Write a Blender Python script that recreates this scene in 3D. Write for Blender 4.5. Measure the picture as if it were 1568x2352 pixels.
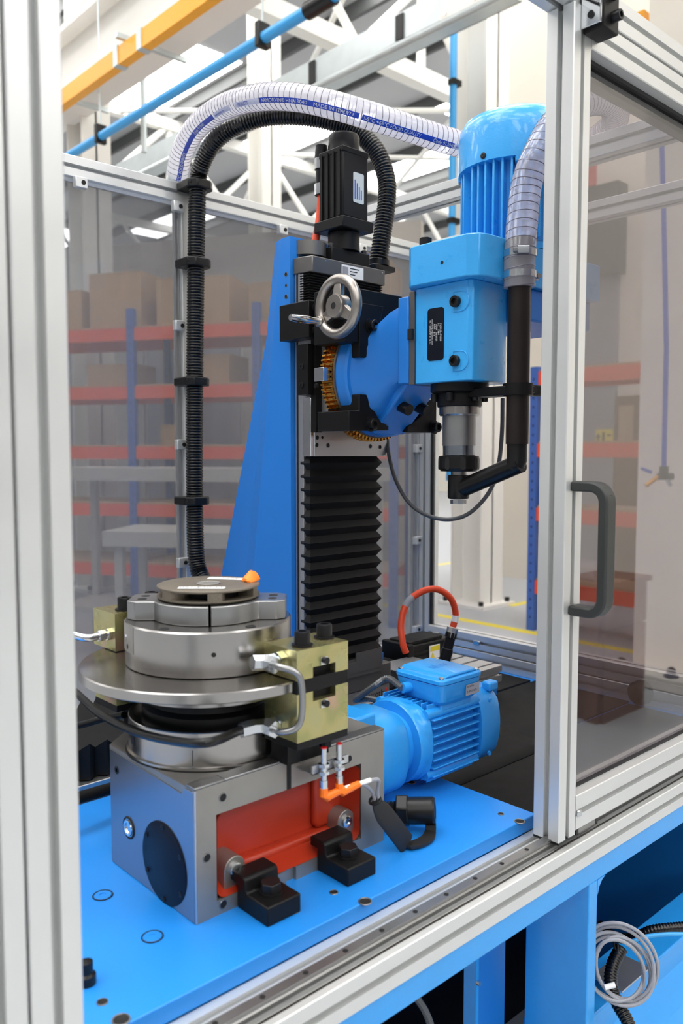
import bpy, math, random
import numpy as np
from mathutils import Matrix, Vector
random.seed(7)
for o in list(bpy.data.objects): bpy.data.objects.remove(o)
SC = bpy.context.scene
COL = SC.collection
R = math.radians
PI = math.pi

# ------------------------------------------------------------------ camera
CAMZ = 1.465; YAW = R(47.3); PITCH = R(4.1); FPX = 1894.0
cam = bpy.data.cameras.new('camera'); cam.sensor_width = 36; cam.lens = FPX / 2352 * 36
cam.clip_start = 0.05; cam.clip_end = 200
cam.dof.use_dof = True; cam.dof.focus_distance = 1.5; cam.dof.aperture_fstop = 5.0
co = bpy.data.objects.new('camera', cam); COL.objects.link(co)
co.location = (0, 0, CAMZ); co.rotation_euler = (R(90) - PITCH, 0, YAW - R(90))
SC.camera = co
SC.view_settings.view_transform = 'Standard'; SC.view_settings.look = 'None'
SC.view_settings.gamma = 1.0; SC.view_settings.use_curve_mapping = False
SC.view_settings.exposure = 0.28
# ------------------------------------------------------------------ world
w = bpy.data.worlds.new('sky'); SC.world = w; w.use_nodes = True
w.node_tree.nodes['Background'].inputs[0].default_value = (.93, .96, 1, 1)
w.node_tree.nodes['Background'].inputs[1].default_value = 0.4
SKYLIGHT = 7.6        # daylight coming through the translucent roof panels

CF = Vector((math.cos(PITCH) * math.cos(YAW), math.cos(PITCH) * math.sin(YAW), -math.sin(PITCH)))
CR = Vector((math.sin(YAW), -math.cos(YAW), 0)); CU = CR.cross(CF)
def at(x, y, d):
    """world point seen at photo pixel (x, y), d metres in front of the camera"""
    v = CF + CR * ((x - 784) / FPX) - CU * ((y - 1176) / FPX)
    return Vector((0, 0, CAMZ)) + v * d
def aty(x, y, Y):
    v = CF + CR * ((x - 784) / FPX) - CU * ((y - 1176) / FPX)
    return Vector((0, 0, CAMZ)) + v * (Y / v.y)

# ------------------------------------------------------------------ materials
def lin(c):
    c = c / 255.0
    return c / 12.92 if c <= .04045 else ((c + .055) / 1.055) ** 2.4
def rgb(*c): return (lin(c[0]), lin(c[1]), lin(c[2]), 1)
def mat(name, col, rough=.5, metal=0., var=.06, scale=30., bump=0., bscale=200., rvar=.08, coat=0., spec=.5, stretch=None):
    m = bpy.data.materials.new(name); m.use_nodes = True
    nt = m.node_tree; N = nt.nodes; L = nt.links; b = N['Principled BSDF']
    tc = N.new('ShaderNodeTexCoord'); src = tc.outputs['Object']
    if stretch:
        mp = N.new('ShaderNodeMapping'); mp.inputs['Scale'].default_value = stretch
        L.new(src, mp.inputs[0]); src = mp.outputs[0]
    nz = N.new('ShaderNodeTexNoise'); nz.inputs['Scale'].default_value = scale; nz.inputs['Detail'].default_value = 4
    L.new(src, nz.inputs['Vector'])
    mr = N.new('ShaderNodeMapRange'); mr.inputs[3].default_value = 1 - var; mr.inputs[4].default_value = 1 + var
    L.new(nz.outputs[0], mr.inputs[0])
    mx = N.new('ShaderNodeMix'); mx.data_type = 'RGBA'; mx.blend_type = 'MULTIPLY'; mx.inputs[0].default_value = 1
    mx.inputs[6].default_value = col; L.new(mr.outputs[0], mx.inputs[7]); L.new(mx.outputs[2], b.inputs['Base Color'])
    r2 = N.new('ShaderNodeMapRange'); r2.inputs[3].default_value = max(0.02, rough - rvar); r2.inputs[4].default_value = min(1, rough + rvar)
    L.new(nz.outputs[0], r2.inputs[0]); L.new(r2.outputs[0], b.inputs['Roughness'])
    b.inputs['Metallic'].default_value = metal
    b.inputs['Coat Weight'].default_value = coat; b.inputs['Specular IOR Level'].default_value = spec
    if bump:
        n2 = N.new('ShaderNodeTexNoise'); n2.inputs['Scale'].default_value = bscale; n2.inputs['Detail'].default_value = 3
        L.new(src, n2.inputs['Vector'])
        bp = N.new('ShaderNodeBump'); bp.inputs['Strength'].default_value = bump; bp.inputs['Distance'].default_value = .002
        L.new(n2.outputs[0], bp.inputs['Height']); L.new(bp.outputs[0], b.inputs['Normal'])
    return m
def pane(name, tint, haze, hazecol, gloss=.08, rough=.02):
    m = bpy.data.materials.new(name); m.use_nodes = True
    nt = m.node_tree; N = nt.nodes; L = nt.links; N.remove(N['Principled BSDF'])
    out = N['Material Output']
    t = N.new('ShaderNodeBsdfTransparent'); t.inputs[0].default_value = tint
    d = N.new('ShaderNodeBsdfDiffuse'); d.inputs[0].default_value = hazecol
    tl = N.new('ShaderNodeBsdfTranslucent'); tl.inputs[0].default_value = hazecol
    g = N.new('ShaderNodeBsdfGlossy'); g.inputs['Roughness'].default_value = rough
    nz = N.new('ShaderNodeTexNoise'); nz.inputs['Scale'].default_value = 3
    mr = N.new('ShaderNodeMapRange'); mr.inputs[3].default_value = haze * .9; mr.inputs[4].default_value = haze * 1.1
    L.new(nz.outputs[0], mr.inputs[0])
    dd = N.new('ShaderNodeMixShader'); dd.inputs[0].default_value = .5
    L.new(d.outputs[0], dd.inputs[1]); L.new(tl.outputs[0], dd.inputs[2])
    a = N.new('ShaderNodeMixShader'); L.new(mr.outputs[0], a.inputs[0]); L.new(t.outputs[0], a.inputs[1]); L.new(dd.outputs[0], a.inputs[2])
    lw = N.new('ShaderNodeLayerWeight'); lw.inputs[0].default_value = .5
    pw = N.new('ShaderNodeMath'); pw.operation = 'POWER'; pw.inputs[1].default_value = 4; L.new(lw.outputs['Facing'], pw.inputs[0])
    ad = N.new('ShaderNodeMath'); ad.operation = 'MULTIPLY_ADD'; ad.use_clamp = True; ad.inputs[1].default_value = .6; ad.inputs[2].default_value = gloss
    L.new(pw.outputs[0], ad.inputs[0])
    bb = N.new('ShaderNodeMixShader'); L.new(ad.outputs[0], bb.inputs[0]); L.new(a.outputs[0], bb.inputs[1]); L.new(g.outputs[0], bb.inputs[2])
    L.new(bb.outputs[0], out.inputs[0])
    return m
def emit(name, col, s):
    m = bpy.data.materials.new(name); m.use_nodes = True
    nt = m.node_tree; N = nt.nodes; L = nt.links; N.remove(N['Principled BSDF'])
    e = N.new('ShaderNodeEmission'); e.inputs[0].default_value = col
    nz = N.new('ShaderNodeTexNoise'); nz.inputs['Scale'].default_value = .6
    mr = N.new('ShaderNodeMapRange'); mr.inputs[3].default_value = s * .95; mr.inputs[4].default_value = s * 1.05
    L.new(nz.outputs[0], mr.inputs[0]); L.new(mr.outputs[0], e.inputs[1])
    L.new(e.outputs[0], N['Material Output'].inputs[0]); return m

M = {}
M['blue'] = mat('blue_gloss_paint', rgb(40, 150, 228), .32, var=.05, bump=.08, bscale=260, coat=.25)
M['blue_h'] = mat('light_blue_paint', rgb(54, 164, 234), .3, var=.04, bump=.1, bscale=260, coat=.3)
M['plate'] = mat('blue_plate_paint', rgb(30, 134, 222), .42, var=.05, scale=9, bump=.05, bscale=150)
M['blue_d'] = mat('blue_column_paint', rgb(30, 120, 208), .4, var=.04, bump=.05)
M['alu'] = mat('anodised_aluminium', rgb(214, 215, 214), .36, .55, var=.03, scale=12)
M['aluraw'] = mat('bare_aluminium', rgb(190, 190, 192), .34, .85, var=.04, stretch=(4, 4, 60))
M['steel'] = mat('turned_steel', rgb(166, 163, 160), .25, 1., var=.035, scale=9, stretch=(2, 2, 60), rvar=.03)
M['ground'] = mat('ground_steel', rgb(150, 150, 150), .34, .9, var=.12, scale=18, bump=.05, bscale=300)
M['cast'] = mat('machined_cast_iron', rgb(150, 147, 142), .42, .7, var=.16, scale=26)
M['cast_reflect'] = mat('iron_side_blue_reflect', rgb(150, 155, 164), .3, .9, var=.05, scale=10)  # bluish tint paints in the blue plate's reflection on this side
M['brown'] = mat('cast_impeller_metal', rgb(124, 116, 104), .48, .75, var=.14, scale=60, bump=.35, bscale=420)
M['zinc'] = mat('bright_zinc', rgb(205, 208, 212), .2, 1., var=.06)
M['screw'] = mat('black_oxide_screw', rgb(34, 34, 36), .32, .4, var=.1, spec=.3)
M['black'] = mat('black_anodised', rgb(17, 17, 18), .42, 0, var=.1, spec=.22)
M['plastic'] = mat('black_plastic', rgb(16, 16, 17), .35, 0, var=.08, spec=.35)
M['handle'] = mat('black_handle_plastic', rgb(44, 46, 45), .5, 0, var=.05, bump=.1, bscale=500)
M['rubber'] = mat('black_rubber', rgb(18, 18, 18), .75, 0, var=.15, spec=.2, bump=.15, bscale=300)
M['bellow'] = mat('bellows_fabric', rgb(14, 14, 15), .55, 0, spec=.25, var=.1, bump=.1, bscale=400)
M['dark'] = mat('dark_hole', rgb(8, 8, 9), .7, 0)
M['greyplate'] = mat('grey_steel_plate', rgb(112, 110, 108), .38, .7, var=.06)
M['orange'] = mat('orange_primer', rgb(176, 52, 28), .38, 0, var=.1, scale=16, bump=.12, bscale=90)
M['cable'] = mat('orange_cable', rgb(226, 72, 34), .42)
M['putty'] = mat('orange_putty', rgb(246, 132, 34), .6, bump=.2, bscale=120)
M['plug'] = mat('orange_plug', rgb(248, 118, 12), .4)
M['paper'] = mat('white_label', rgb(236, 236, 236), .55, var=.03)
M['ink'] = mat('dark_ink', rgb(22, 24, 34), .5)
M['inkw'] = mat('pale_ink', rgb(212, 214, 216), .5)
M['inkb'] = mat('blue_ink', rgb(18, 62, 176), .4)
M['gold'] = mat('bronze_gear', rgb(206, 148, 66), .26, 1., var=.15, scale=80)
M['handw'] = mat('cast_handwheel', rgb(160, 154, 148), .33, .95, var=.06, scale=40)
M['chrome'] = mat('polished_chrome', rgb(220, 222, 225), .12, 1.)
M['yzinc'] = None
M['redink'] = mat('red_mark', rgb(210, 30, 30), .5)
M['yellow'] = mat('yellow_sign', rgb(226, 206, 40), .5)
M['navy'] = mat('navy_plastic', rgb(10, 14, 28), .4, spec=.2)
M['greycab'] = mat('grey_cable', rgb(150, 152, 160), .45)
M['braid'] = mat('steel_braid', rgb(96, 98, 100), .4, .6, var=.4, scale=700)
M['pipe'] = mat('dark_brown_pipe', rgb(34, 26, 24), .35, .3)
M['sleeve'] = mat('braided_sleeve', rgb(28, 28, 30), .55, .1, var=.5, scale=900)
M['hose'] = pane('clear_hose', (.90, .90, .95, 1), .42, (.86, .85, .92, 1), gloss=.05, rough=.12)
M['hosew'] = pane('milky_hose', (.92, .92, .95, 1), .72, (.88, .87, .92, 1), gloss=.04, rough=.15)
M['wire'] = mat('hose_wire', rgb(120, 116, 128), .4, .3)
M['wiredark'] = mat('conduit_black', rgb(11, 11, 12), .25, 0, spec=.5)
M['smoke'] = pane('smoked_panel', (.82, .825, .84, 1), .42, (.25, .252, .262, 1), gloss=.015, rough=.05)
M['glass'] = pane('door_glass', (.66, .635, .66, 1), .03, (.36, .33, .36, 1), gloss=.14)
M['clear'] = pane('clear_panel', (.97, .965, .97, 1), .01, (.5, .5, .5, 1), gloss=.0)
M['gasket'] = mat('black_gasket', rgb(18, 16, 20), .6)
M['gband'] = mat('grey_gasket_band', rgb(74, 70, 74), .6)
M['floor'] = mat('hall_floor', rgb(172, 176, 180), .35, var=.08, scale=1.2)
M['cream'] = mat('cream_wall', rgb(226, 220, 208), .7, var=.03, scale=1)
M['white'] = mat('white_steelwork', rgb(236, 234, 228), .5, var=.02, scale=3)
M['roof'] = mat('roof_sheet', rgb(178, 178, 180), .6, var=.03, scale=2)
M['purlin'] = mat('galvanised_purlin', rgb(84, 86, 86), .5, .2, var=.08, scale=4)
M['galv'] = mat('galvanised_tray', rgb(198, 206, 208), .4, .6, var=.1, scale=8)
M['rackb'] = mat('rack_blue', rgb(52, 92, 168), .45)
M['racko'] = mat('rack_orange', rgb(228, 82, 44), .45)
M['board'] = mat('chipboard', rgb(178, 150, 118), .7, var=.12, scale=40)
M['card'] = mat('cardboard', rgb(186, 152, 112), .8, var=.08, scale=14)
M['wood'] = mat('brown_timber', rgb(112, 78, 56), .6, var=.2, scale=8, stretch=(1, 1, 8))
M['airblue'] = mat('air_pipe_blue', rgb(60, 160, 224), .35)
M['craneo'] = mat('crane_orange', rgb(250, 172, 44), .45)
M['bench'] = mat('grey_bench', rgb(176, 172, 166), .5)
M['sky'] = emit('rooflight_panel', (1, .99, .97, 1), SKYLIGHT)
M['greydoor'] = mat('grey_cladding', rgb(150, 150, 156), .5)
M['darkc'] = mat('dark_cladding', rgb(52, 48, 52), .5)
M['greywall'] = mat('grey_wall', rgb(128, 128, 130), .6, scale=1)
M['red'] = mat('red_paint', rgb(190, 40, 34), .45)
def yz():
    m = mat('yellow_zinc', rgb(186, 174, 112), .26, .85, var=.05)
    nt = m.node_tree; N = nt.nodes; L = nt.links; b = N['Principled BSDF']
    tc = N.new('ShaderNodeTexCoord'); nz = N.new('ShaderNodeTexNoise'); nz.inputs['Scale'].default_value = 17; nz.inputs['Detail'].default_value = 2
    L.new(tc.outputs['Object'], nz.inputs['Vector'])
    cr = N.new('ShaderNodeValToRGB'); e = cr.color_ramp.elements
    e[0].position = .3; e[0].color = rgb(176, 174, 130); e[1].position = .72; e[1].color = rgb(192, 160, 138)
    k = e.new(.48); k.color = rgb(182, 172, 120); k = e.new(.6); k.color = rgb(160, 160, 108)
    L.new(nz.outputs[0], cr.inputs[0]); L.new(cr.outputs[0], b.inputs['Base Color']); return m
M['yzinc'] = yz()

# ------------------------------------------------------------------ mesh helpers
def frame(o, zd, xd=None):
    z = Vector(zd).normalized()
    if xd is None: xd = Vector((0, 0, 1)) if abs(z.z) < .9 else Vector((1, 0, 0))
    y = z.cross(Vector(xd)).normalized(); x = y.cross(z)
    return Matrix(((x.x, y.x, z.x, o[0]), (x.y, y.y, z.y, o[1]), (x.z, y.z, z.z, o[2]), (0, 0, 0, 1)))
def AX(o): return frame(o, (1, 0, 0), (0, 1, 0))     # local x->Y, y->Z, z->X
def AYn(o): return frame(o, (0, -1, 0), (1, 0, 0))   # local x->X, y->Z, z->-Y
def AXn(o): return frame(o, (-1, 0, 0), (0, -1, 0))  # local x->-Y, y->Z, z->-X
class MB:
    def __init__(s): s.v = []; s.f = []
    def add(s, vs, fs, m=None):
        b = len(s.v)
        s.v += [tuple(m @ Vector(p)) if m is not None else tuple(p) for p in vs]
        s.f += [[b + i for i in f] for f in fs]; return s
    def box(s, x0, x1, y0, y1, z0, z1, m=None):
        vs = [(x, y, z) for z in (z0, z1) for y in (y0, y1) for x in (x0, x1)]
        return s.add(vs, [[0, 2, 3, 1], [4, 5, 7, 6], [0, 1, 5, 4], [1, 3, 7, 5], [3, 2, 6, 7], [2, 0, 4, 6]], m)
    def prism(s, poly, z0, z1, m=None):
        n = len(poly)
        a = sum(poly[i][0] * poly[(i + 1) % n][1] - poly[(i + 1) % n][0] * poly[i][1] for i in range(n))
        if a < 0: poly = poly[::-1]
        vs = [(p[0], p[1], z0) for p in poly] + [(p[0], p[1], z1) for p in poly]
        fs = [list(range(n))[::-1], list(range(n, 2 * n))] + [[i, (i + 1) % n, n + (i + 1) % n, n + i] for i in range(n)]
        return s.add(vs, fs, m)
    def loft(s, secs, m=None, cap=True):
        n = len(secs[0]); vs = [p for q in secs for p in q]; fs = []
        for k in range(len(secs) - 1):
            fs += [[k * n + i, k * n + (i + 1) % n, (k + 1) * n + (i + 1) % n, (k + 1) * n + i] for i in range(n)]
        if cap: fs += [list(range(n))[::-1], [(len(secs) - 1) * n + i for i in range(n)]]
        return s.add(vs, fs, m)
    def lathe(s, prof, n=48, m=None, cap=True):
        secs = [[(r * math.cos(2 * PI * i / n), r * math.sin(2 * PI * i / n), z) for i in range(n)] for r, z in prof]
        return s.loft(secs, m, cap)
    def cyl(s, p0, p1, r, n=20, r2=None):
        p0 = Vector(p0); p1 = Vector(p1); d = (p1 - p0)
        return s.lathe([(r, 0), (r if r2 is None else r2, d.length)], n, frame(p0, d))
    def hexa(s, p0, p1, r): return s.cyl(p0, p1, r, 6)
    def tube(s, pts, r, n=10, closed=False):
        pts = [Vector(p) for p in pts]; k = len(pts); secs = []
        rr = r if hasattr(r, '__len__') else [r] * k
        t0 = (pts[1] - pts[0]).normalized()
        nrm = t0.orthogonal().normalized()
        for i in range(k):
            t = (pts[min(i + 1, k - 1)] - pts[max(i - 1, 0)]).normalized()
            nrm = (nrm - t * nrm.dot(t)).normalized(); b = t.cross(nrm)
            secs.append([tuple(pts[i] + (nrm * math.cos(2 * PI * j / n) + b * math.sin(2 * PI * j / n)) * rr[i]) for j in range(n)])
        if closed: return s.loft(secs + [secs[0]], None, False)
        return s.loft(secs)
    def torus(s, R0, r, n=48, k=12, m=None, a0=0, a1=2 * PI):
        vs = []; fs = []
        for i in range(n):
            a = 2 * PI * i / n
            for j in range(k):
                b = 2 * PI * j / k; q = R0 + r * math.cos(b)
                vs.append((q * math.cos(a), q * math.sin(a), r * math.sin(b)))
        for i in range(n):
            for j in range(k):
                fs.append([i * k + j, ((i + 1) % n) * k + j, ((i + 1) % n) * k + (j + 1) % k, i * k + (j + 1) % k])
        return s.add(vs, fs, m)
def catmull(P, n=12):
    P = [Vector(p) for p in P]; Q = [P[0] * 2 - P[1]] + P + [P[-1] * 2 - P[-2]]; out = []
    for i in range(1, len(Q) - 2):
        a, b, c, d = Q[i - 1], Q[i], Q[i + 1], Q[i + 2]
        for k in range(n):
            t = k / n
            out.append(.5 * ((2 * b) + (c - a) * t + (2 * a - 5 * b + 4 * c - d) * t * t + (3 * b - a - 3 * c + d) * t ** 3))
    out.append(P[-1]); return out
def resample(pts, step):
    pts = [Vector(p) for p in pts]; L = [0]
    for i in range(1, len(pts)): L.append(L[-1] + (pts[i] - pts[i - 1]).length)
    out = []; j = 0; n = max(2, int(L[-1] / step))
    for k in range(n + 1):
        s_ = L[-1] * k / n
        while j < len(L) - 2 and L[j + 1] < s_: j += 1
        t = (s_ - L[j]) / max(1e-9, L[j + 1] - L[j]); out.append(pts[j].lerp(pts[j + 1], t))
    return out, L[-1]
def part(name, mb, m, parent=None, bevel=0., ang=32, seg=2, label=None, kind=None):
    me = bpy.data.meshes.new(name); me.from_pydata(mb.v, [], mb.f); me.validate(); me.update()
    me.polygons.foreach_set('use_smooth', [True] * len(me.polygons))
    me.set_sharp_from_angle(angle=R(ang))
    me.materials.append(M[m] if isinstance(m, str) else m)
    o = bpy.data.objects.new(name, me); COL.objects.link(o)
    if parent is not None:
        o.parent = parent; o.matrix_parent_inverse = ROOTM[parent.name].inverted()
        pass
    ROOTM[o.name] = Matrix.Identity(4)
    if bevel:
        b = o.modifiers.new('bevel', 'BEVEL'); b.width = bevel; b.segments = seg; b.limit_method = 'ANGLE'; b.angle_limit = R(35)
    if label: o['label'] = label
    if kind: o['kind'] = kind
    return o
ROOTM = {}
def thing(name, label, cat, loc, group=None):
    o = bpy.data.objects.new(name, None); COL.objects.link(o); o.empty_display_size = .05
    o.location = loc; ROOTM[o.name] = Matrix.Translation(loc)
    o['label'] = label; o['category'] = cat
    if group: o['group'] = group
    return o
def tag(o, label, cat, group=None):
    o['label'] = label; o['category'] = cat
    if group: o['group'] = group
    return o
def struct(name, mb, m, parent=None, bevel=0.):
    o = part(name, mb, m, parent, bevel)
    if parent is None: o['kind'] = 'structure'
    return o
def shared(src, name, parent, mtx):
    """another piece with the mesh of src, placed by mtx (world)"""
    o = bpy.data.objects.new(name, src.data); COL.objects.link(o)
    o.parent = parent; o.matrix_parent_inverse = ROOTM[parent.name].inverted(); o.matrix_basis = mtx
    ROOTM[o.name] = mtx
    return o
def text(body, size, align='LEFT', sx=1.):
    cu = bpy.data.curves.new('t', 'FONT'); cu.body = body; cu.size = size; cu.align_x = align; cu.resolution_u = 3
    ob = bpy.data.objects.new('t', cu); COL.objects.link(ob); bpy.context.view_layer.update()
    me = bpy.data.meshes.new_from_object(ob.evaluated_get(bpy.context.evaluated_depsgraph_get()))
    vs = [(v.co.x * sx, v.co.y, 0) for v in me.vertices]; fs = [list(p.vertices) for p in me.polygons]
    bpy.data.objects.remove(ob); bpy.data.curves.remove(cu); bpy.data.meshes.remove(me)
    return vs, fs
def flat_text(mb, body, size, m, align='LEFT', sx=1.):
    vs, fs = text(body, size, align, sx); mb.add(vs, fs, m); return mb
def circ(cx, cy, r, n, a0=0, a1=2 * PI):
    return [(cx + r * math.cos(a0 + (a1 - a0) * i / n), cy + r * math.sin(a0 + (a1 - a0) * i / n)) for i in range(n + (0 if abs(a1 - a0 - 2 * PI) < 1e-6 else 1))]
def rrect(x0, x1, y0, y1, r, n=5):
    o = []
    for cx, cy, a in ((x1 - r, y1 - r, 0), (x0 + r, y1 - r, PI / 2), (x0 + r, y0 + r, PI), (x1 - r, y0 + r, 3 * PI / 2)):
        o += circ(cx, cy, r, n, a, a + PI / 2)
    return o
def socket_screw(parent, p, d, r, h, name='screw', m='screw', washer=False, n=20):
    """cap screw whose head stands h along d from p; hexagon socket as sub-part"""
    p = Vector(p); d = Vector(d).normalized(); F = frame(p, d)
    mb = MB().lathe([(r, 0), (r, h * .9), (r * .92, h), (r * .55, h), (r * .55, h * .55), (.0001, h * .55)], n, F)
    if washer: mb.lathe([(r * 1.35, -.001), (r * 1.35, h * .13), (r, h * .13)], n, F)
    o = part(name, mb, m, parent)
    return o
def profile(w, h, sw=.009, lip=.004, deep=.011, cav=.016):
    """T-slot extrusion outline, slots on every side every 45 mm"""
    def side(L):
        k = max(1, round(L / .045)); pts = []
        for i in range(k):
            c = L * (i + .5) / k
            pts += [(c - sw / 2, 0), (c - sw / 2, -lip), (c - cav / 2, -lip), (c - cav / 2 + .003, -deep), (c + cav / 2 - .003, -deep), (c + cav / 2, -lip), (c + sw / 2, -lip), (c + sw / 2, 0)]
        return pts
    out = []
    for (ox, oy, dx, dy, L) in ((0, 0, 1, 0, w), (w, 0, 0, 1, h), (w, h, -1, 0, w), (0, h, 0, -1, h)):
        out.append((ox + dx * .0012, oy + dy * .0012))
        for t, d in side(L): out.append((ox + dx * t + dy * d, oy + dy * t - dx * d))
        out.append((ox + dx * (L - .0012), oy + dy * (L - .0012)))
    return out
def bar(name, parent, axis, x0, x1, y0, y1, z0, z1, m='alu'):
    """aluminium extrusion filling the box, running along axis"""
    mb = MB()
    if axis == 'z': mb.prism([(x0 + a, y0 + b) for a, b in profile(x1 - x0, y1 - y0)], z0, z1)
    elif axis == 'x': mb.prism(profile(y1 - y0, z1 - z0), 0, x1 - x0, AX((x0, y0, z0)))
    else: mb.prism([(p, q) for p, q in profile(x1 - x0, z1 - z0)], 0, y1 - y0, frame((x0, y0, z0), (0, 1, 0), (1, 0, 0)) @ Matrix.Diagonal((1, -1, 1, 1)))
    return part(name, mb, m, parent, ang=30)
def hole(parent, p, d, r, depth=.006, rim='ground', name='threaded_hole'):
    """open threaded hole: bright rim ring with a dark bore"""
    F = frame(Vector(p), Vector(d))
    o = part(name, MB().lathe([(r * 1.12, 0), (r * 1.12, .0006), (r * .95, .0008), (r * .8, .0003), (.0001, .0003)], 20, F), 'dark', parent)
    part('hole_rim', MB().torus(r * 1.02, r * .12, 24, 6, F @ Matrix.Translation((0, 0, .0004))), rim, o)
    return o

# ================================================================== THE HALL
HZ = 7.6
struct('floor', MB().box(-9, 24, -11, 28, -.1, 0), 'floor')
yl = part('floor_marking', MB().box(5.6, 5.7, 2.9, 8, 0, .001).box(6.5, 7.9, 4.62, 4.70, 0, .001).box(6.2, 12, 7.0, 7.08, 0, .001), 'yellow'); yl['kind'] = 'structure'; yl.name = 'trim_1'
struct('wall_left', MB().box(-9.2, -9, -11, 28, 0, HZ), 'greywall')
struct('wall_back', MB().box(-9, 24, -11.2, -11, 0, HZ), 'greywall')
struct('wall_far', MB().box(-9, 24, 28, 28.2, 0, HZ), 'cream')
wr = struct('wall_right', MB().box(5.02, 5.2, -1.27, 2.62, 0, HZ), 'cream')
struct('wall_side', MB().box(8.0, 8.2, -11, 6.15, 0, HZ), 'cream')
struct('wall_end', MB().box(24, 24.2, -11, 28, 0, HZ), 'cream')
ceil = struct('ceiling', MB().box(-9, 24, -11, 28, HZ, HZ + .1), 'roof')
pur = None
xs = [-8.4 + 1.5 * i for i in range(22)]
for x in xs:
    mb = MB().box(-.035, .035, -11, 28, HZ - .2, HZ)
    if pur is None: pur = part('purlin', mb, 'purlin', ceil); pur.matrix_basis = Matrix.Translation((x, 0, 0))
    else: shared(pur, 'purlin', ceil, Matrix.Translation((x, 0, 0)))
sky0 = None
for i, x in enumerate(xs[:-1]):
    for j in range(7):
        y = -10 + 5.6 * j + (1.8 if i % 2 else 0)
        if i % 3 == 2 and j % 2: continue
        if j >= 4 and (i + j) % 2: continue
        mt = Matrix.Translation((x + .75, y, HZ - .012))
        if sky0 is None:
            sky0 = part('skylight', MB().box(-.62, .62, -1.45, 1.45, 0, .012), 'sky', ceil); sky0.matrix_basis = mt
        else: shared(sky0, 'skylight', ceil, mt)
def hexbar(mb, a, b, t): return mb.cyl(a, b, t, 8)
tr0 = None
for y in (1.2, 7.2, 13.2, 19.2, 25.2):
    mt = Matrix.Translation((0, y, 0))
    chord = MB().box(-9, 24, -.09, .09, 6.05, 6.25).box(-9, 24, -.08, .08, HZ - .42, HZ - .24)
    diag = MB(); k = 0; x = -8.5
    while x < 23:
        hexbar(diag, (x, 0, 6.2), (x + 1.1, 0, HZ - .32), .05); hexbar(diag, (x + 1.1, 0, HZ - .32), (x + 2.2, 0, 6.2), .05)
        if k % 2: diag.box(x + 1.06, x + 1.14, -.04, .04, 6.2, HZ - .3)
        x += 2.2; k += 1
    if tr0 is None:
        tr0 = part('roof_truss', chord, 'white', ceil); tr0.matrix_basis = mt; dg0 = part('truss_lattice', diag, 'white', tr0, kind='stuff')
        dg0.parent = tr0; dg0.matrix_parent_inverse = Matrix.Identity(4)
    else:
        t = shared(tr0, 'roof_truss', ceil, mt); d = bpy.data.objects.new('truss_lattice', dg0.data); COL.objects.link(d); d.parent = t; d['kind'] = 'stuff'
# crossed bracing bars between trusses
mb = MB()
for (x, y) in ((7, 7.2), (10, 7.2), (13, 13.2), (6, 13.2), (4.5, 13.2)):
    hexbar(mb, (x, y, HZ - .35), (x + 2.6, y + 6, 6.2), .04); hexbar(mb, (x + 2.6, y, 6.2), (x, y + 6, HZ - .35), .04)
part('wind_bracing', mb, 'white', ceil, kind='stuff')
# steel columns (H sections)
def hcol(x, y, w, d, label, h=HZ, foot=True):
    t = thing('steel_column', label, 'column', (x, y, 0))
    part('shaft', MB().box(x - w / 2, x + w / 2, y - d / 2, y - d / 2 + .02, 0, h).box(x - w / 2, x + w / 2, y + d / 2 - .02, y + d / 2, 0, h).box(x - .01, x + .01, y - d / 2, y + d / 2, 0, h), 'white', t)
    if foot:
        part('base_plate', MB().box(x - w * .75, x + w * .75, y - d * .75, y + d * .75, 0, .03), 'white', t)
        for sx in (-1, 1):
            for sy in (-1, 1):
                part('anchor_nut', MB().hexa((x + sx * w * .6, y + sy * d * .6, .03), (x + sx * w * .6, y + sy * d * .6, .07), .025), 'plastic', t)
    return t
hcol(4.07, 8.3, .32, .34, 'white steel column at upper left behind the orange rail')
hcol(6.35, 4.95, .34, .36, 'broad white steel column beside the blue drop pipe')
hcol(6.6, 8.6, .3, .3, 'white steel column seen behind the black servo motor')
# crane runway beam and its fittings
t = thing('crane_runway_beam', 'deep cream crane runway beam behind the orange conductor rail', 'beam', (3.8, 7, 4.9))
part('web', MB().box(3.77, 3.83, -2, 20, 4.93, 5.55), 'white', t)
part('lower_flange', MB().box(3.62, 3.98, -2, 20, 4.88, 4.94), 'white', t)
part('upper_flange', MB().box(3.62, 3.98, -2, 20, 5.52, 5.58), 'white', t)
for y in (4.2, 9.5): part('stiffener', MB().box(3.64, 3.96, y, y + .02, 4.94, 5.52), 'white', t)
t = thing('conductor_rail', 'orange conductor rail running under the cream crane beam', 'rail', (3.4, 7, 4.6))
part('rail', MB().prism([(3.36, 4.60), (3.44, 4.60), (3.44, 4.64), (3.42, 4.66), (3.42, 4.74), (3.36, 4.74)], 0, 16, frame((0, 14, 0), (0, -1, 0), (1, 0, 0))), 'craneo', t)
for y in (6.3, 5.92): part('joint_cover', MB().box(3.35, 3.45, y, y + .07, 4.595, 4.75), 'galv', t)
for y in (6.2, 7.6, 4.8): part('support_arm', MB().box(3.3, 3.95, y, y + .04, 4.76, 4.80), 'galv', t)
t = thing('air_pipe', 'long light blue compressed air pipe crossing below the orange rail', 'pipe', (3.46, 7, 4.2))
part('tube', MB().cyl((3.46, 14, 4.2), (3.46, -1, 4.2), .038, 16), 'airblue', t)
part('coupling', MB().cyl((3.46, 3.82, 4.2), (3.46, 4.06, 4.2), .052, 16), 'plastic', t)
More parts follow.
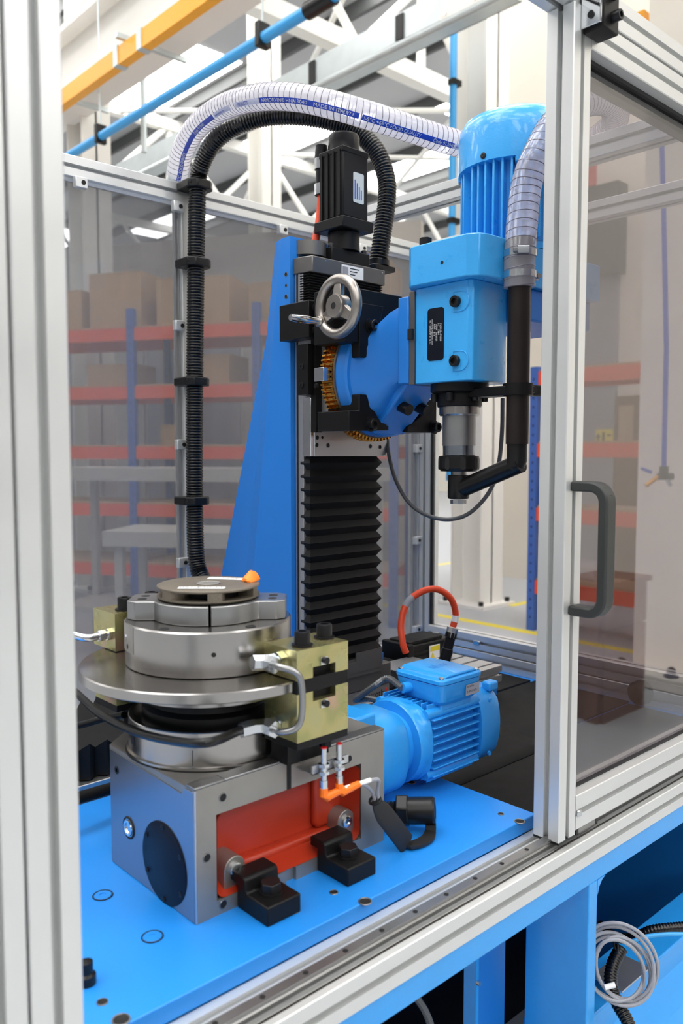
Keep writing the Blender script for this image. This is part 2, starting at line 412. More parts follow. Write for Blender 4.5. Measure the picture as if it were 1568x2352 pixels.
for y in (6.83, 4.52):
    c = part('pipe_clip', MB().box(3.41, 3.51, y - .025, y + .025, 4.14, 4.30), 'plastic', t, .008)
    part('hanger_rod', MB().cyl((3.46, y, 4.3), (3.46, y, 6.1), .008, 8), 'galv', c)
t = thing('hanging_conduit', 'thin grey steel conduit hanging from the roof at left', 'conduit', (4.3, 6.5, 4.2))
q = at(331, 350, 8.2); part('tube', MB().cyl((q.x, q.y, q.z), (q.x, q.y, HZ - .05), .03, 10), 'galv', t)
t = thing('cable_tray', 'galvanised cable tray with black joint plates overhead', 'cable tray', (5.45, 6, 5))
part('side', MB().box(5.40, 5.41, 4.0, 16, 5.0, 5.26).box(5.40, 5.62, 4.0, 16, 5.0, 5.01).box(5.61, 5.62, 4.0, 16, 5.0, 5.26), 'galv', t)
part('lower_tube', MB().cyl((5.39, 4.0, 4.98), (5.39, 16, 4.98), .035, 12), 'galv', t)
for y in (5.06, 6.22, 8.6): part('joint_plate', MB().box(5.385, 5.398, y, y + .09, 5.03, 5.24), 'plastic', t)
part('junction_box', MB().box(5.36, 5.44, 4.2, 4.62, 4.97, 5.30), 'white', t, .01)
for dy in (.06, .36):
    for dz in (.06, .26): part('bolt', MB().cyl((5.36, 4.2 + dy, 4.97 + dz), (5.345, 4.2 + dy, 4.97 + dz), .012, 8), 'zinc', t)
t = thing('drop_pipe', 'vertical light blue air pipe fixed to the white column', 'pipe', (6.1, 5.11, 0))
part('tube', MB().cyl((6.10, 5.09, 1.2), (6.10, 5.09, 5.4), .034, 14), 'airblue', t)
for z in (4.85, 3.6, 2.4): part('pipe_clip', MB().box(6.06, 6.175, 5.05, 5.12, z, z + .05), 'plastic', t)
t = thing('side_crane_rail', 'orange rail at the top right above the door beam', 'rail', (4.4, 2.0, 4.1))
a = at(1478, 40, 5.2); b = a + Vector((4.5, 0, 0))
part('rail', MB().box(a.x, b.x, a.y, a.y + .06, a.z - .05, a.z + .05), 'craneo', t)
for k in range(3): part('hanger', MB().box(a.x + .5 + k * .8, a.x + .54 + k * .8, a.y, a.y + .04, a.z + .05, HZ), 'galv', t)

# ---- things beyond the right-hand side
t = thing('side_shutter', 'grey clad shutter door with dark head seen through door glass', 'shutter', (7.97, 5.0, 0))
part('curtain', MB().box(7.95, 8.0, 4.42, 4.95, 0, 3.3), 'greydoor', t)
part('head_box', MB().box(7.8, 8.0, 4.36, 5.0, 3.3, 4.2), 'darkc', t)
part('red_header', MB().box(7.76, 7.8, 4.6, 4.95, 4.2, 4.45), 'red', t)
t = thing('timber_door', 'brown timber door with small pale window beyond the glass', 'door', (7.97, 4.2, 0))
part('leaf', MB().box(7.93, 7.99, 4.12, 4.40, 0, 2.05), 'wood', t)
part('pane', MB().box(7.92, 7.93, 4.2, 4.36, 1.55, 1.95), 'board', t)
t = thing('wall_sign', 'yellow rectangular sign with black arrow beyond the glass', 'sign', (7.9, 4.5, 1.5))
part('board', MB().box(7.925, 7.94, 4.42, 4.62, 1.46, 1.71), 'yellow', t)
part('arrow', MB().prism([(-.01, -.08), (.01, -.08), (.01, .04), (.03, .04), (0, .09), (-.03, .04), (-.01, .04)], 0, .002, AXn((7.925, 4.59, 1.585))), 'ink', t)
part('handle_mark', MB().prism(rrect(-.014, .014, -.1, .1, .013), 0, .002, AXn((7.925, 4.53, 1.585))), 'navy', t)
for za in (1.64, 1.5): part('print', MB().box(7.922, 7.925, 4.44, 4.49, za, za + .02), 'ink', t)
t = thing('timber_crate', 'brown timber crate on the floor mirrored in the door glass', 'crate', (4.2, -1.03, 0))
for za, zb in ((0, .16), (.17, .5), (.51, .74)): part('side_board', MB().box(4.0, 4.45, -1.17, -.90, za, zb), 'wood', t)
for ya in (-1.15, -1.0): part('batten', MB().box(3.97, 4.0, ya, ya + .08, 0, .74), 'wood', t)
part('lid', MB().box(3.96, 4.47, -1.19, -.88, .74, .77), 'wood', t)
t = thing('floor_kerb', 'cream kerb with black domed anchor bolts along the wall foot', 'kerb', (4.9, 2.3, 0))
part('kerb', MB().box(4.82, 5.02, -1.51, 2.86, 0, .09), 'cream', t, .01)
for y in (2.62, 2.29, 1.9, -1.27, -.94, -.55): part('anchor_cap', MB().lathe([(.045, 0), (.045, .012), (.03, .02), (.026, .05), (.012, .062), (.0001, .063)], 16, Matrix.Translation((4.87, y, .09))), 'plastic', t)
t = thing('air_hose_drop', 'blue air hose hanging down with brass and steel couplings', 'hose', at(1524, 1090, 4.))
part('hose', MB().tube([at(1516, 190, 4.0), at(1524, 500, 4.0), at(1530, 800, 4.), at(1524, 1075, 4.)], .012, 12), 'inkb', t)
q = at(1516, 190, 4.); part('wall_arm', MB().box(q.x - .02, 5.02, q.y - .015, q.y + .015, q.z - .01, q.z + .03), 'galv', t)
p = at(1524, 1085, 4.)
part('manifold', MB().cyl(p + Vector((0, 0, .03)), p - Vector((0, 0, .03)), .022, 14).cyl(p - CR * .03 - Vector((0, 0, .02)), p + CR * .045 - Vector((0, 0, .02)), .017, 12), 'plastic', t)
for k, (dx, m_) in enumerate(((-.06, 'gold'), (.025, 'chrome'))):
    q = p - Vector((0, 0, .02)) + CR * (dx * .4); part('coupling', MB().cyl(q, q + CR * dx - Vector((0, 0, .045)), .011, 10), m_, t)
part('lever', MB().cyl(p - CR * .06, p - CR * .11 + Vector((0, 0, .02)), .008, 8), 'inkb', t)

def rack(name, label, o, ang, L, D, levels, H, nb, group=None):
    """boltless racking: perforated blue uprights, orange beams, chipboard shelves"""
    t = thing(name, label, 'rack', o, group)
    Mx = Matrix.Translation(o) @ Matrix.Rotation(ang, 4, 'Z')
    for i in range(nb + 1):
        for y in (0, D):
            x = L * i / nb
            u = part('upright', MB().box(x - .035, x + .035, y - .03, y + .03, 0, H, Mx), 'rackb', t)
            mb = MB(); z = .1
            while z < H - .05:
                mb.box(x - .006, x + .006, y - .032, y - .029, z, z + .02, Mx).box(x - .037, x - .034, y - .006, y + .006, z, z + .02, Mx); z += .075
            part('slot_row', mb, 'dark', u, kind='stuff')
    for z in levels:
        for i in range(nb):
            x0 = L * i / nb + .035; x1 = L * (i + 1) / nb - .035
            for y in (-.02, D - .02): part('beam', MB().box(x0, x1, y, y + .04, z - .11, z, Mx), 'racko', t)
            part('shelf_board', MB().box(x0, x1, 0, D, z, z + .018, Mx), 'board', t)
    return Mx
def carton(Mx, x, y, z, w, d, h, label, rz=0., m='card', group='cartons on the storage racks'):
    F = Mx @ Matrix.Translation((x, y, z)) @ Matrix.Rotation(rz, 4, 'Z'); o = F.translation
    t = thing('carton', label, 'box', o, group)
    part('body', MB().box(-w / 2, w / 2, -d / 2, d / 2, 0, h, F), m, t, .004)
    part('flap', MB().box(-w / 2, w / 2, -d / 2, -.002, h, h + .004, F), m, t); part('flap', MB().box(-w / 2, w / 2, .002, d / 2, h, h + .004, F), m, t)
    part('tape', MB().box(-w / 2 - .001, w / 2 + .001, -.025, .025, h + .004, h + .005, F), 'board', t)
o = at(40, 900, 7.75); e = at(905, 900, 6.8); ang = math.atan2(e.y - o.y, e.x - o.x); L_ = (Vector((e.x, e.y)) - Vector((o.x, o.y))).length
a = at(-60, 900, 10.2); b = at(965, 900, 8.6); pa = math.atan2(b.y - a.y, b.x - a.x); pl = (Vector((b.x, b.y)) - Vector((a.x, a.y))).length
PF = Matrix.Translation((a.x, a.y, 0)) @ Matrix.Rotation(pa, 4, 'Z')
pw_ = struct('wall_partition', MB().box(0, pl, 0, .1, 0, 3.1, PF), 'cream')
part('upper_cladding', MB().box(0, pl, -.02, .12, 3.1, 3.85, PF), 'bench', pw_)
for k in range(int(pl / .6)): part('cladding_panel', MB().box(.02 + .6 * k, .58 + .6 * k, -.03, 0, .1, 3.1, PF), 'greydoor' if k % 3 else 'bench', pw_)
Mx = rack('pallet_rack', 'blue and orange pallet rack behind the grey back panels', (o.x, o.y, 0), ang, L_, .7, (.45, 1.0, 1.52, 2.06, 2.58), 2.75, 3)
bw = [(.35, 2.6, .6, .5, .36, 'wide low brown carton at the left end of the racks top shelf'), (1.0, 2.6, .55, .5, .5, 'tall brown carton second on the racks top shelf'), (1.75, 2.6, .7, .5, .42, 'third brown carton on the racks top shelf'),
      (2.6, 2.6, .6, .5, .34, 'fourth brown carton on the racks top shelf'), (3.3, 2.6, .5, .5, .46, 'brown carton at the right end of the racks top shelf'),
      (.9, 2.08, .5, .4, .2, 'flat brown carton on the racks second shelf at left'), (1.9, 2.08, .4, .4, .26, 'brown carton near the middle of the racks second shelf'), (3.0, 2.08, .45, .4, .22, 'brown carton at right of the racks second shelf'),
      (1.5, 1.54, .25, .3, .18, 'small brown carton on the racks third shelf'), (2.7, 1.54, .4, .3, .2, 'larger brown carton at right of the racks third shelf')]
for x, z, w_, d_, h_, lb in bw: carton(Mx, x, .35, z, w_, d_, h_, lb, random.uniform(-.08, .08))
Mx2 = rack('storage_rack', 'blue upright rack with orange shelves right of the suction pipe', (5.75, 3.90, 0), R(-90), 1.15, .45, (.42, 1.02, 1.54, 2.12), 2.16, 1)
t = thing('dark_bag', 'black bag lying on the third shelf of the right rack', 'bag', Mx2 @ Vector((.14, .2, 1.04)))
part('bag', MB().lathe([(.03, 0), (.12, .02), (.13, .08), (.1, .14), (.04, .17), (.0001, .172)], 18, Mx2 @ Matrix.Translation((.14, .2, 1.04)) @ Matrix.Diagonal((1, .8, 1, 1))), 'rubber', t)
t = thing('wrapped_roll', 'clear film wrapped roll lying on the lowest right shelf', 'roll', Mx2 @ Vector((.0, .1, .45)))
part('roll', MB().cyl(Mx2 @ Vector((.06, .16, .53)), Mx2 @ Vector((.5, .18, .53)), .085, 20), 'hose', t)
part('core', MB().cyl(Mx2 @ Vector((.05, .16, .53)), Mx2 @ Vector((.51, .18, .53)), .03, 14), 'card', t)
# grey benches seen through the smoked panel
def bench(label, o, ang, L, W, H):
    F = Matrix.Translation(o) @ Matrix.Rotation(ang, 4, 'Z'); t = thing('work_bench', label, 'bench', o)
    part('top', MB().box(0, L, 0, W, H - .09, H, F), 'bench', t)
    for x in (.05, L - .09):
        for y in (.05, W - .09): part('leg', MB().box(x, x + .05, y, y + .05, 0, H - .09, F), 'bench', t)
    part('lower_shelf', MB().box(.05, L - .05, .05, W - .05, .32, .36, F), 'bench', t)
o = at(100, 1100, 5.9); bench('long grey work bench standing in front of the pallet rack', (o.x, o.y, 0), ang, 2.4, .6, 1.36)
o = at(235, 1240, 4.9); bench('lower grey bench behind the left smoked panel', (o.x, o.y, 0), ang + .12, 1.2, .5, 1.0)

# ================================================================== MACHINE BASE
FT = .834; PT = .90
base = thing('machine_base', 'blue painted welded machine base under the enclosure', 'machine base', (1.1, 1.2, 0))
part('front_beam', MB().box(.12, 2.0, .645, .70, .797, FT), 'blue', base, .002)
part('deck_sheet', MB().box(.12, 2.02, .70, 1.80, .80, FT), 'plate', base)
part('leg_post', MB().box(1.117, 1.142, .645, .76, .0, .797), 'blue', base, .002)
part('gusset', MB().prism([(1.142, .797), (1.165, .797), (1.155, .793), (1.147, .785), (1.142, .772)], 0, .05, AYn((0, .695, 0))), 'blue', base)
part('side_panel', MB().box(1.03, 1.117, .80, .806, 0, .797), 'blue_d', base)
part('hinge_edge', MB().box(1.025, 1.032, .79, .815, 0, .797), 'blue', base)
for z in (.66, .61, .52): part('bolt', MB().cyl((1.028, .79, z), (1.028, .784, z), .004, 8), 'zinc', base)
part('inner_panel', MB().box(.90, .906, .95, 1.7, 0, .797), 'navy', base)  # navy puts the shade inside the base into the panel colour
part('back_panel', MB().box(.12, 2.0, 1.70, 1.71, 0, .80), 'plate', base)
part('end_panel', MB().box(1.98, 2.0, .70, 1.70, 0, .80), 'plate', base)
part('lower_beam', MB().box(1.142, 2.0, .70, .78, .44, .50), 'blue', base, .003)
part('lower_flange', MB().prism([(.70, .44), (.70, .452), (.64, .37), (.63, .37)], 0, .86, AX((1.142, 0, 0))), 'blue', base)
part('lower_shade_panel', MB().box(1.142, 2.0, .72, .73, 0, .45), 'blue', base)  # added to close the base front and keep light out
part('lower_shade_panel', MB().box(.2, 1.117, .70, .71, 0, .40), 'blue', base)  # added out of view so the inside of the base stays dark
part('shade_partition', MB().box(1.142, 1.98, 1.2, 1.21, 0, .80), 'navy', base)  # added partition; navy paints in the shade of the deep interior
part('shade_lining', MB().box(1.142, 1.98, .80, 1.2, .795, .80), 'navy', base)  # navy sheet painting in the shade under the deck
part('left_leg', MB().box(.12, .2, .645, .74, 0, .797), 'blue', base, .002)
# blue top plate with tapped holes
bp = thing('mounting_plate', 'flat blue mounting plate carrying the indexing gearbox', 'plate', (.7, .95, .878))
part('plate', MB().box(.15, 1.077, .717, 1.235, .878, PT), 'plate', bp, .0015)
part('support_rail', MB().box(.15, 1.06, 1.0, 1.1, FT, .878), 'plate', bp)
part('support_rail', MB().box(.15, 1.06, .73, .8, FT, .878), 'plate', bp)
def zpt(x, y, z):
    v = CF + CR * ((x - 784) / FPX) - CU * ((y - 1176) / FPX); return Vector((0, 0, CAMZ)) + v * ((z - CAMZ) / v.z)
for (x, y, r) in ((235, 2302, .0055), (278, 2343, .0085), (675, 2094, .0052), (766, 2050, .0052), (838, 2071, .0078), (1150, 1870, .0045), (1193, 1887, .0075), (945, 1798, .006)):
    hole(bp, zpt(x, y, PT), (0, 0, 1), r)
for (x, y) in ((236, 2057), (350, 2152)):
    p = zpt(x, y, PT); F = Matrix.Translation(p)
    o = part('painted_screw', MB().lathe([(.0125, 0), (.0125, .0006), (.0112, .0003), (.0105, .0012), (.0045, .0012), (.0045, .0004), (.0001, .0004)], 24, F), 'plate', bp)
    part('screw_gap', MB().torus(.0122, .0009, 28, 6, F @ Matrix.Translation((0, 0, .0005))), 'dark', o)
# black rubber mats
mt = [((1.12, 1.90, .74, 1.0), 'black rubber mat nearest the door post on the deck'), ((1.45, 1.92, 1.01, 1.28), 'black rubber mat in the middle right of the deck'), ((1.74, 1.90, 1.29, 1.52), 'black rubber mat before the right base rail')]
for (x0, x1, y0, y1), lb in mt:
    tag(part('rubber_mat', MB().box(x0, x1, y0, y1, FT, FT + .006), 'rubber', None, .001), lb, 'mat')
g = []
for i in range(9):
    u = i / 8
    g.append([(1.16 + .34 * j / 8, .96 + .3 * u, FT + .008 + .035 * max(0, u - .4) ** 1.5 + .02 * max(0, j / 8 - .5) ** 2 * u * 2) for j in range(9)])
mb = MB(); vs = [p for r_ in g for p in r_]; fs = [[i * 9 + j, i * 9 + j + 1, (i + 1) * 9 + j + 1, (i + 1) * 9 + j] for i in range(8) for j in range(8)]
mb.add(vs, fs); o = part('rubber_mat', mb, 'rubber'); sm = o.modifiers.new('t', 'SOLIDIFY'); sm.thickness = .003
tag(o, 'loose dark mat with a lifted edge behind the blue gearmotor', 'mat')

# ================================================================== ENCLOSURE
enc = thing('enclosure_frame', 'fixed aluminium profile enclosure with smoked panels around the machine', 'enclosure', (1.1, 1.2, FT))
bar('front_base_rail', enc, 'x', .12, 2.02, .641, .717, FT, .878)
bar('back_base_rail', enc, 'x', .12, 1.975, 1.735, 1.78, FT, .878)
bar('right_base_rail', enc, 'y', 1.93, 1.975, .717, 1.735, FT, .878)
bar('right_lower_rail', enc, 'y', 1.93, 1.975, .75, 1.69, .882, .927)
ZT0, ZT1 = 2.06, 2.105
bar('post', enc, 'z', 1.083, 1.128, 1.735, 1.78, .878, ZT0)
bar('post', enc, 'z', 1.93, 1.975, 1.735, 1.78, .878, ZT0)
bar('post', enc, 'z', 1.93, 1.975, 1.69, 1.733, .882, ZT0)
bar('post', enc, 'z', 1.93, 1.975, .65, .695, .878, ZT0)
bar('post', enc, 'z', .205, .25, .65, .695, .878, 2.085)
bar('back_top_beam', enc, 'x', .12, 1.975, 1.735, 1.78, ZT0, ZT1)
bar('right_top_beam', enc, 'y', 1.93, 1.975, .695, 1.735, ZT0, ZT1)
bar('cross_beam', enc, 'y', 1.535, 1.58, .695, 1.735, ZT0, ZT1)
bar('front_top_beam', enc, 'x', .12, 1.975, .652, .697, 2.087, 2.132)
part('panel', MB().box(.30, 1.083, 1.755, 1.760, .878, ZT0), 'smoke', enc)
part('panel', MB().box(1.128, 1.93, 1.755, 1.760, .878, ZT0), 'smoke', enc)
part('panel', MB().box(1.95, 1.954, .695, 1.69, .927, ZT0), 'clear', enc)
part('panel_seal', MB().box(1.083 - .012, 1.083 - .004, 1.745, 1.754, .878, ZT0), 'aluraw', enc)
part('panel_seal', MB().box(1.93 - .014, 1.93 - .006, 1.745, 1.754, .878, ZT0), 'aluraw', enc)
part('panel_seal', MB().box(1.935, 1.94, 1.68, 1.69, .93, ZT0), 'gasket', enc)
part('panel_seal', MB().box(.30, 1.925, 1.748, 1.754, ZT0 - .006, ZT0), 'paper', enc)
def clip(x, z, n='x'):
    c = part('panel_clip', MB().box(x - .014, x + .014, 1.722, 1.737, z - .012, z + .012), 'alu', enc, .002)
    part('clip_screw', MB().cyl((x + .004, 1.722, z), (x + .004, 1.7205, z), .005, 12), 'dark', c)
for x, y in ((184, 408), (648, 515), (830, 556)):
    p = aty(x, y, 1.73); clip(p.x, ZT0 - .012)
for y in (475, 748, 1021, 1293): clip(1.069, aty(408, y, 1.73).z)
for y in (1030, 1242, 1447): clip(1.918, aty(948, y, 1.73).z)
for y in (1.66, 1.5): part('t_nut', MB().box(1.926, 1.936, y - .012, y + .012, .898, .910), 'zinc', enc, .002)
for x in (1.88, 1.62): part('t_nut', MB().box(x - .012, x + .012, 1.729, 1.737, .851, .861), 'zinc', enc, .002)
part('end_stop', MB().lathe([(.03, 0), (.03, .02), (.02, .035), (.0001, .038)], 18, frame((1.93, .98, .868), (-1, 0, 0))), 'rubber', enc)
# guide rail for the sliding door
gr = thing('guide_rail', 'long steel linear guide rail with black hole plugs', 'guide rail', (1.0, .669, .878))
part('rail', MB().prism([(.6625, .878), (.6755, .878), (.6755, .883), (.674, .885), (.6755, .887), (.6755, .891), (.6625, .891), (.6625, .887), (.664, .885), (.6625, .883)], 0, 1.8, AX((.2, 0, 0))), 'ground', gr, ang=20)
for i in range(28): part('hole_plug', MB().lathe([(.0033, 0), (.0033, .0005), (.0001, .0006)], 14, Matrix.Translation((.264 + .0599 * i, .669, .891))), 'dark', gr)
part('stop_strip', MB().box(.2, 2.0, .651, .653, .878, .8795), 'pipe', gr)

# ================================================================== SLIDING DOOR (right)
door = thing('sliding_door', 'right sliding aluminium door with clear glazing and black handle', 'sliding door', (1.4, .67, .888))
bar('stile', door, 'z', 1.036, 1.081, .650, .695, .889, 2.085)
bar('bottom_rail', door, 'x', 1.082, 1.9, .650, .695, .894, .948)
bar('top_rail', door, 'x', 1.082, 1.9, .650, .695, 2.036, 2.081)
part('stile_end_cap', MB().box(1.0365, 1.0805, .6505, .6945, .885, .889), 'plastic', door)
part('pane', MB().box(1.081, 1.9, .674, .679, .948, 2.036), 'glass', door)
part('gasket', MB().box(1.082, 1.9, .668, .674, .948, .951), 'gasket', door)
part('gasket', MB().box(1.082, 1.9, .668, .674, 2.030, 2.036), 'gasket', door)
part('seal_band', MB().box(1.082, 1.9, .680, .683, 2.003, 2.036), 'gband', door)
part('carriage', MB().box(1.10, 1.15, .655, .685, .880, .893), 'ground', door, .001)
for x in (1.0955, 1.151): part('wiper', MB().box(x - .004, x + .003, .6545, .6855, .881, .893), 'plastic', door, .001)
part('corner_connector', MB().box(1.083, 1.094, .646, .651, .915, .925), 'zinc', door, .002)
# handle
hz0, hz1 = 1.236, 1.417
def ybow(path):
    """bow handle standing off the front of the stile"""
    secs = []
    for i, (y, z) in enumerate(path):
        a = Vector(path[max(i - 1, 0)]); b = Vector(path[min(i + 1, len(path) - 1)]); t = (b - a).normalized(); n = Vector((-t.y, t.x)) * .0075
        secs.append([(1.048 + q * .026, y + s_ * n.x, z + s_ * n.y) for q, s_ in ((0, 1), (1, 1), (1, -1), (0, -1))])
    return MB().loft(secs)
off = .052
B = [(.650, hz1)] + [(.650 - off + .022, hz1)] + [(.650 - off + .022 - .022 * math.sin(PI / 2 * i / 7), hz1 - .022 + .022 * math.cos(PI / 2 * i / 7)) for i in range(1, 8)] + [(.650 - off, 1.33)]
B += [(y, hz0 + hz1 - z) for y, z in reversed(B[:-1])]
hd = part('handle', ybow(B), 'handle', door, .003)
for z in (hz1 - .012, hz0 + .012): part('handle_recess', MB().lathe([(.008, 0), (.008, .001), (.0001, .001)], 16, frame((1.061, .650 - off + .004, z), (0, -1, .9 if z > 1.3 else -.9)) @ Matrix.Diagonal((.8, 1.3, 1, 1)) @ Matrix.Translation((0, 0, .0065))), 'dark', hd)
# black catch bracket with bolts at the door top
cb = part('catch_bracket', MB().box(1.057, 1.098, .618, .650, 2.047, 2.14), 'black', door, .002)
part('latch_plate', MB().box(1.052, 1.057, .620, .650, 2.052, 2.14), 'zinc', cb, .001)
for z in (2.066, 2.096, 2.124): socket_screw(cb, (1.081, .618, z), (0, -1, 0), .0075, .013, 'cap_screw')
part('latch_screw', MB().cyl((1.052, .634, 2.066), (1.050, .634, 2.066), .005, 14), 'screw', cb)
part('latch_pin', MB().cyl((1.049, .655, 2.10), (1.049, .622, 2.075), .002, 8), 'screw', cb)
part('back_plate', MB().box(1.098, 1.118, .638, .648, 2.085, 2.14), 'black', cb, .002)
# left door stile close to the camera
ld = thing('left_sliding_door', 'left aluminium door stile standing close at the left edge', 'sliding door', (.27, .67, .888))
bar('stile', ld, 'z', .2525, .2975, .650, .695, .889, 2.085)
bar('bottom_rail', ld, 'x', .12, .2515, .70, .745, .894, .94)
part('stop_knob', MB().lathe([(.010, 0), (.010, .010), (.007, .012), (.007, .024), (.0001, .025)], 16, Matrix.Translation(zpt(199, 2258, PT))), 'plastic', ld)

# ================================================================== INDEXING GEARBOX
GX0, GX1, GY0, GY1, GZ = .517, .838, .817, 1.10, 1.065
CX, CY = .6266, .948
gb = thing('indexing_gearbox', 'machined iron indexing gearbox with orange painted front pocket', 'gearbox', (.68, .95, PT))
body = MB().prism([(GX0, .872), (GX1, .872), (GX1, GY1), (.60, GY1), (GX0, 1.03)], PT, GZ)
body.box(GX0, .547, GY0, .872, PT, GZ).box(.792, GX1, GY0, .872, PT, GZ).box(.547, .792, GY0, .872, 1.027, GZ)
body.box(.547, .655, GY0, .872, PT, .918).box(.672, .792, GY0, .872, PT, .918).box(.655, .672, GY0 + .006, .872, PT, .918)
part('housing', body, 'cast', gb, ang=20)
part('side_face', MB().prism([(-1.028, PT + .0015), (-.8185, PT + .0015), (-.8185, GZ - .002), (-.838, GZ - .002), (-.844, GZ - .011), (-1.028, GZ - .004)], 0, .0012, AXn((GX0, 0, 0))), 'cast_reflect', gb, .0005)
part('edge_highlight', MB().cyl((GX0 + .001, GY0 + .001, PT + .001), (GX0 + .001, GY0 + .001, GZ), .0016, 8), 'aluraw', gb)
part('corner_land', MB().box(GX0, .56, GY0, .838, GZ, GZ + .003), 'ground', gb, .001)
part('front_land', MB().box(.56, GX1, GY0, .838, GZ, GZ + .003), 'ground', gb, .001)
part('notch', MB().box(.657, .664, GY0 - .0006, GY0 + .002, 1.027, 1.066), 'dark', gb)
# pocket liner: back wall, top, bottom, sides with soft corners
lin_ = MB()
pk = rrect(.549, .790, .9185, 1.0265, .012, 6); n_ = len(pk)
ins = rrect(.560, .780, .934, 1.015, .014, 6)
lin_.add([(x, GY0 + .0015, z) for x, z in pk] + [(x, GY0 + .010, z) for x, z in rrect(.5495, .7895, .919, 1.026, .012, 6)] + [(x, .862, z) for x, z in ins], [[i, (i + 1) % n_, n_ + (i + 1) % n_, n_ + i] for i in range(n_)] + [[n_ + i, n_ + (i + 1) % n_, 2 * n_ + (i + 1) % n_, 2 * n_ + i] for i in range(n_)] + [[2 * n_ + i for i in range(n_)]])
part('pocket_liner', lin_, 'orange', gb, ang=50)
part('pocket_shelf', MB().prism([(.548, .9185), (.79, .9185), (.79, .934), (.548, .940)], 0, .020, AYn((0, .866, 0))), 'orange', gb, .006, seg=3)
part('pocket_rib', MB().prism(rrect(.735, .79, .935, 1.02, .012), 0, .012, AYn((0, .864, 0))), 'orange', gb, .005, seg=3)
for x, z in ((.583, .942), (.775, .944)):
    b_ = part('pocket_boss', MB().prism(circ(x, z, .016, 14, 0, PI) + [(x - .016, .916), (x + .016, .916)], 0, .036, AYn((0, .866, 0))), 'cast', gb, .001)
    socket_screw(b_, (x, .83, z), (0, -1, 0), .0085, .004, 'plug_screw', 'zinc')
for x, z in ((.557, 1.046), (.533, .978), (.768, 1.040), (.556, .911), (.705, 1.046)): hole(gb, (x, GY0, z), (0, -1, 0), .0052 if x != .705 else .003)
cv = part('bearing_cover', MB().lathe([(.0525, 0), (.0525, .0012), (.0515, .0018), (.0001, .0018)], 56, frame((GX0 - .001, .887, .951), (-1, 0, 0))), 'navy', gb)
for k in range(6):
    a = PI / 6 + k * PI / 3
    socket_screw(cv, (GX0 - .0026, .887 + .047 * math.cos(a), .951 + .047 * math.sin(a)), (-1, 0, 0), .0034, .0012, 'cover_screw', 'screw', n=12)
sg = part('sight_plug', MB().lathe([(.0135, 0), (.0135, .001), (.011, .0012), (.0105, .003), (.0075, .003), (.0075, .0012), (.0001, .0012)], 28, frame((GX0 - .001, .977, .966), (-1, 0, 0))), 'chrome', gb)
part('sight_ring', MB().torus(.0135, .0018, 32, 8, frame((GX0 - .0012, .977, .966), (-1, 0, 0))), 'dark', sg)
part('plug_screw', MB().lathe([(.0055, 0), (.0055, .0008), (.003, .001), (.003, .0002), (.0001, .0002)], 18, frame((GX0 - .001, 1.008, 1.036), (-1, 0, 0))), 'dark', gb)
for (x, y) in ((.775, .86), (.805, .91), (.79, .935)): part('top_screw', MB().lathe([(.005, 0), (.005, .003), (.002, .003), (.0001, .002)], 16, Matrix.Translation((x, y, GZ + .001))), 'zinc', gb)
part('top_recess', MB().prism([(x, y) for x, y in rrect(.74, .80, .845, .868, .011)], GZ, GZ + .0012), 'cast', gb)

# ================================================================== ROTARY CHUCK
ck = thing('rotary_chuck', 'round steel chuck on a wide brake disc above the gearbox', 'chuck', (CX, CY, GZ))
TC = Matrix.Translation((CX, CY, 0))
part('base_ring', MB().lathe([(.113, GZ), (.113, 1.0695), (.1115, 1.070), (.110, 1.0705), (.110, 1.113), (.109, 1.114), (.103, 1.114), (.103, 1.108), (.0001, 1.108)], 96, TC), 'steel', ck)
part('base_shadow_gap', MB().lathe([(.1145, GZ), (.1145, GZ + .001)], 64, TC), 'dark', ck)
part('core', MB().lathe([(.092, 1.10), (.092, 1.125), (.085, 1.13), (.085, 1.15)], 48, TC), 'black', ck)
part('hub', MB().lathe([(.110, 1.145), (.1125, 1.147), (.1125, 1.1695)], 96, TC), 'steel', ck)
part('brake_disc', MB().lathe([(.10, 1.1690), (.171, 1.1690), (.173, 1.1705), (.173, 1.1815), (.1715, 1.183), (.08, 1.183)], 120, TC), 'steel', ck)
part('chuck_body', MB().lathe([(.11, 1.183), (.1125, 1.1845), (.1125, 1.240), (.1105, 1.242), (.0001, 1.242)], 96, TC), 'steel', ck)
fa = math.atan2(-CF.y, -CF.x)      # direction from the chuck towards the camera side
def polar(r, a, z): return Vector((CX + r * math.cos(a), CY + r * math.sin(a), z))
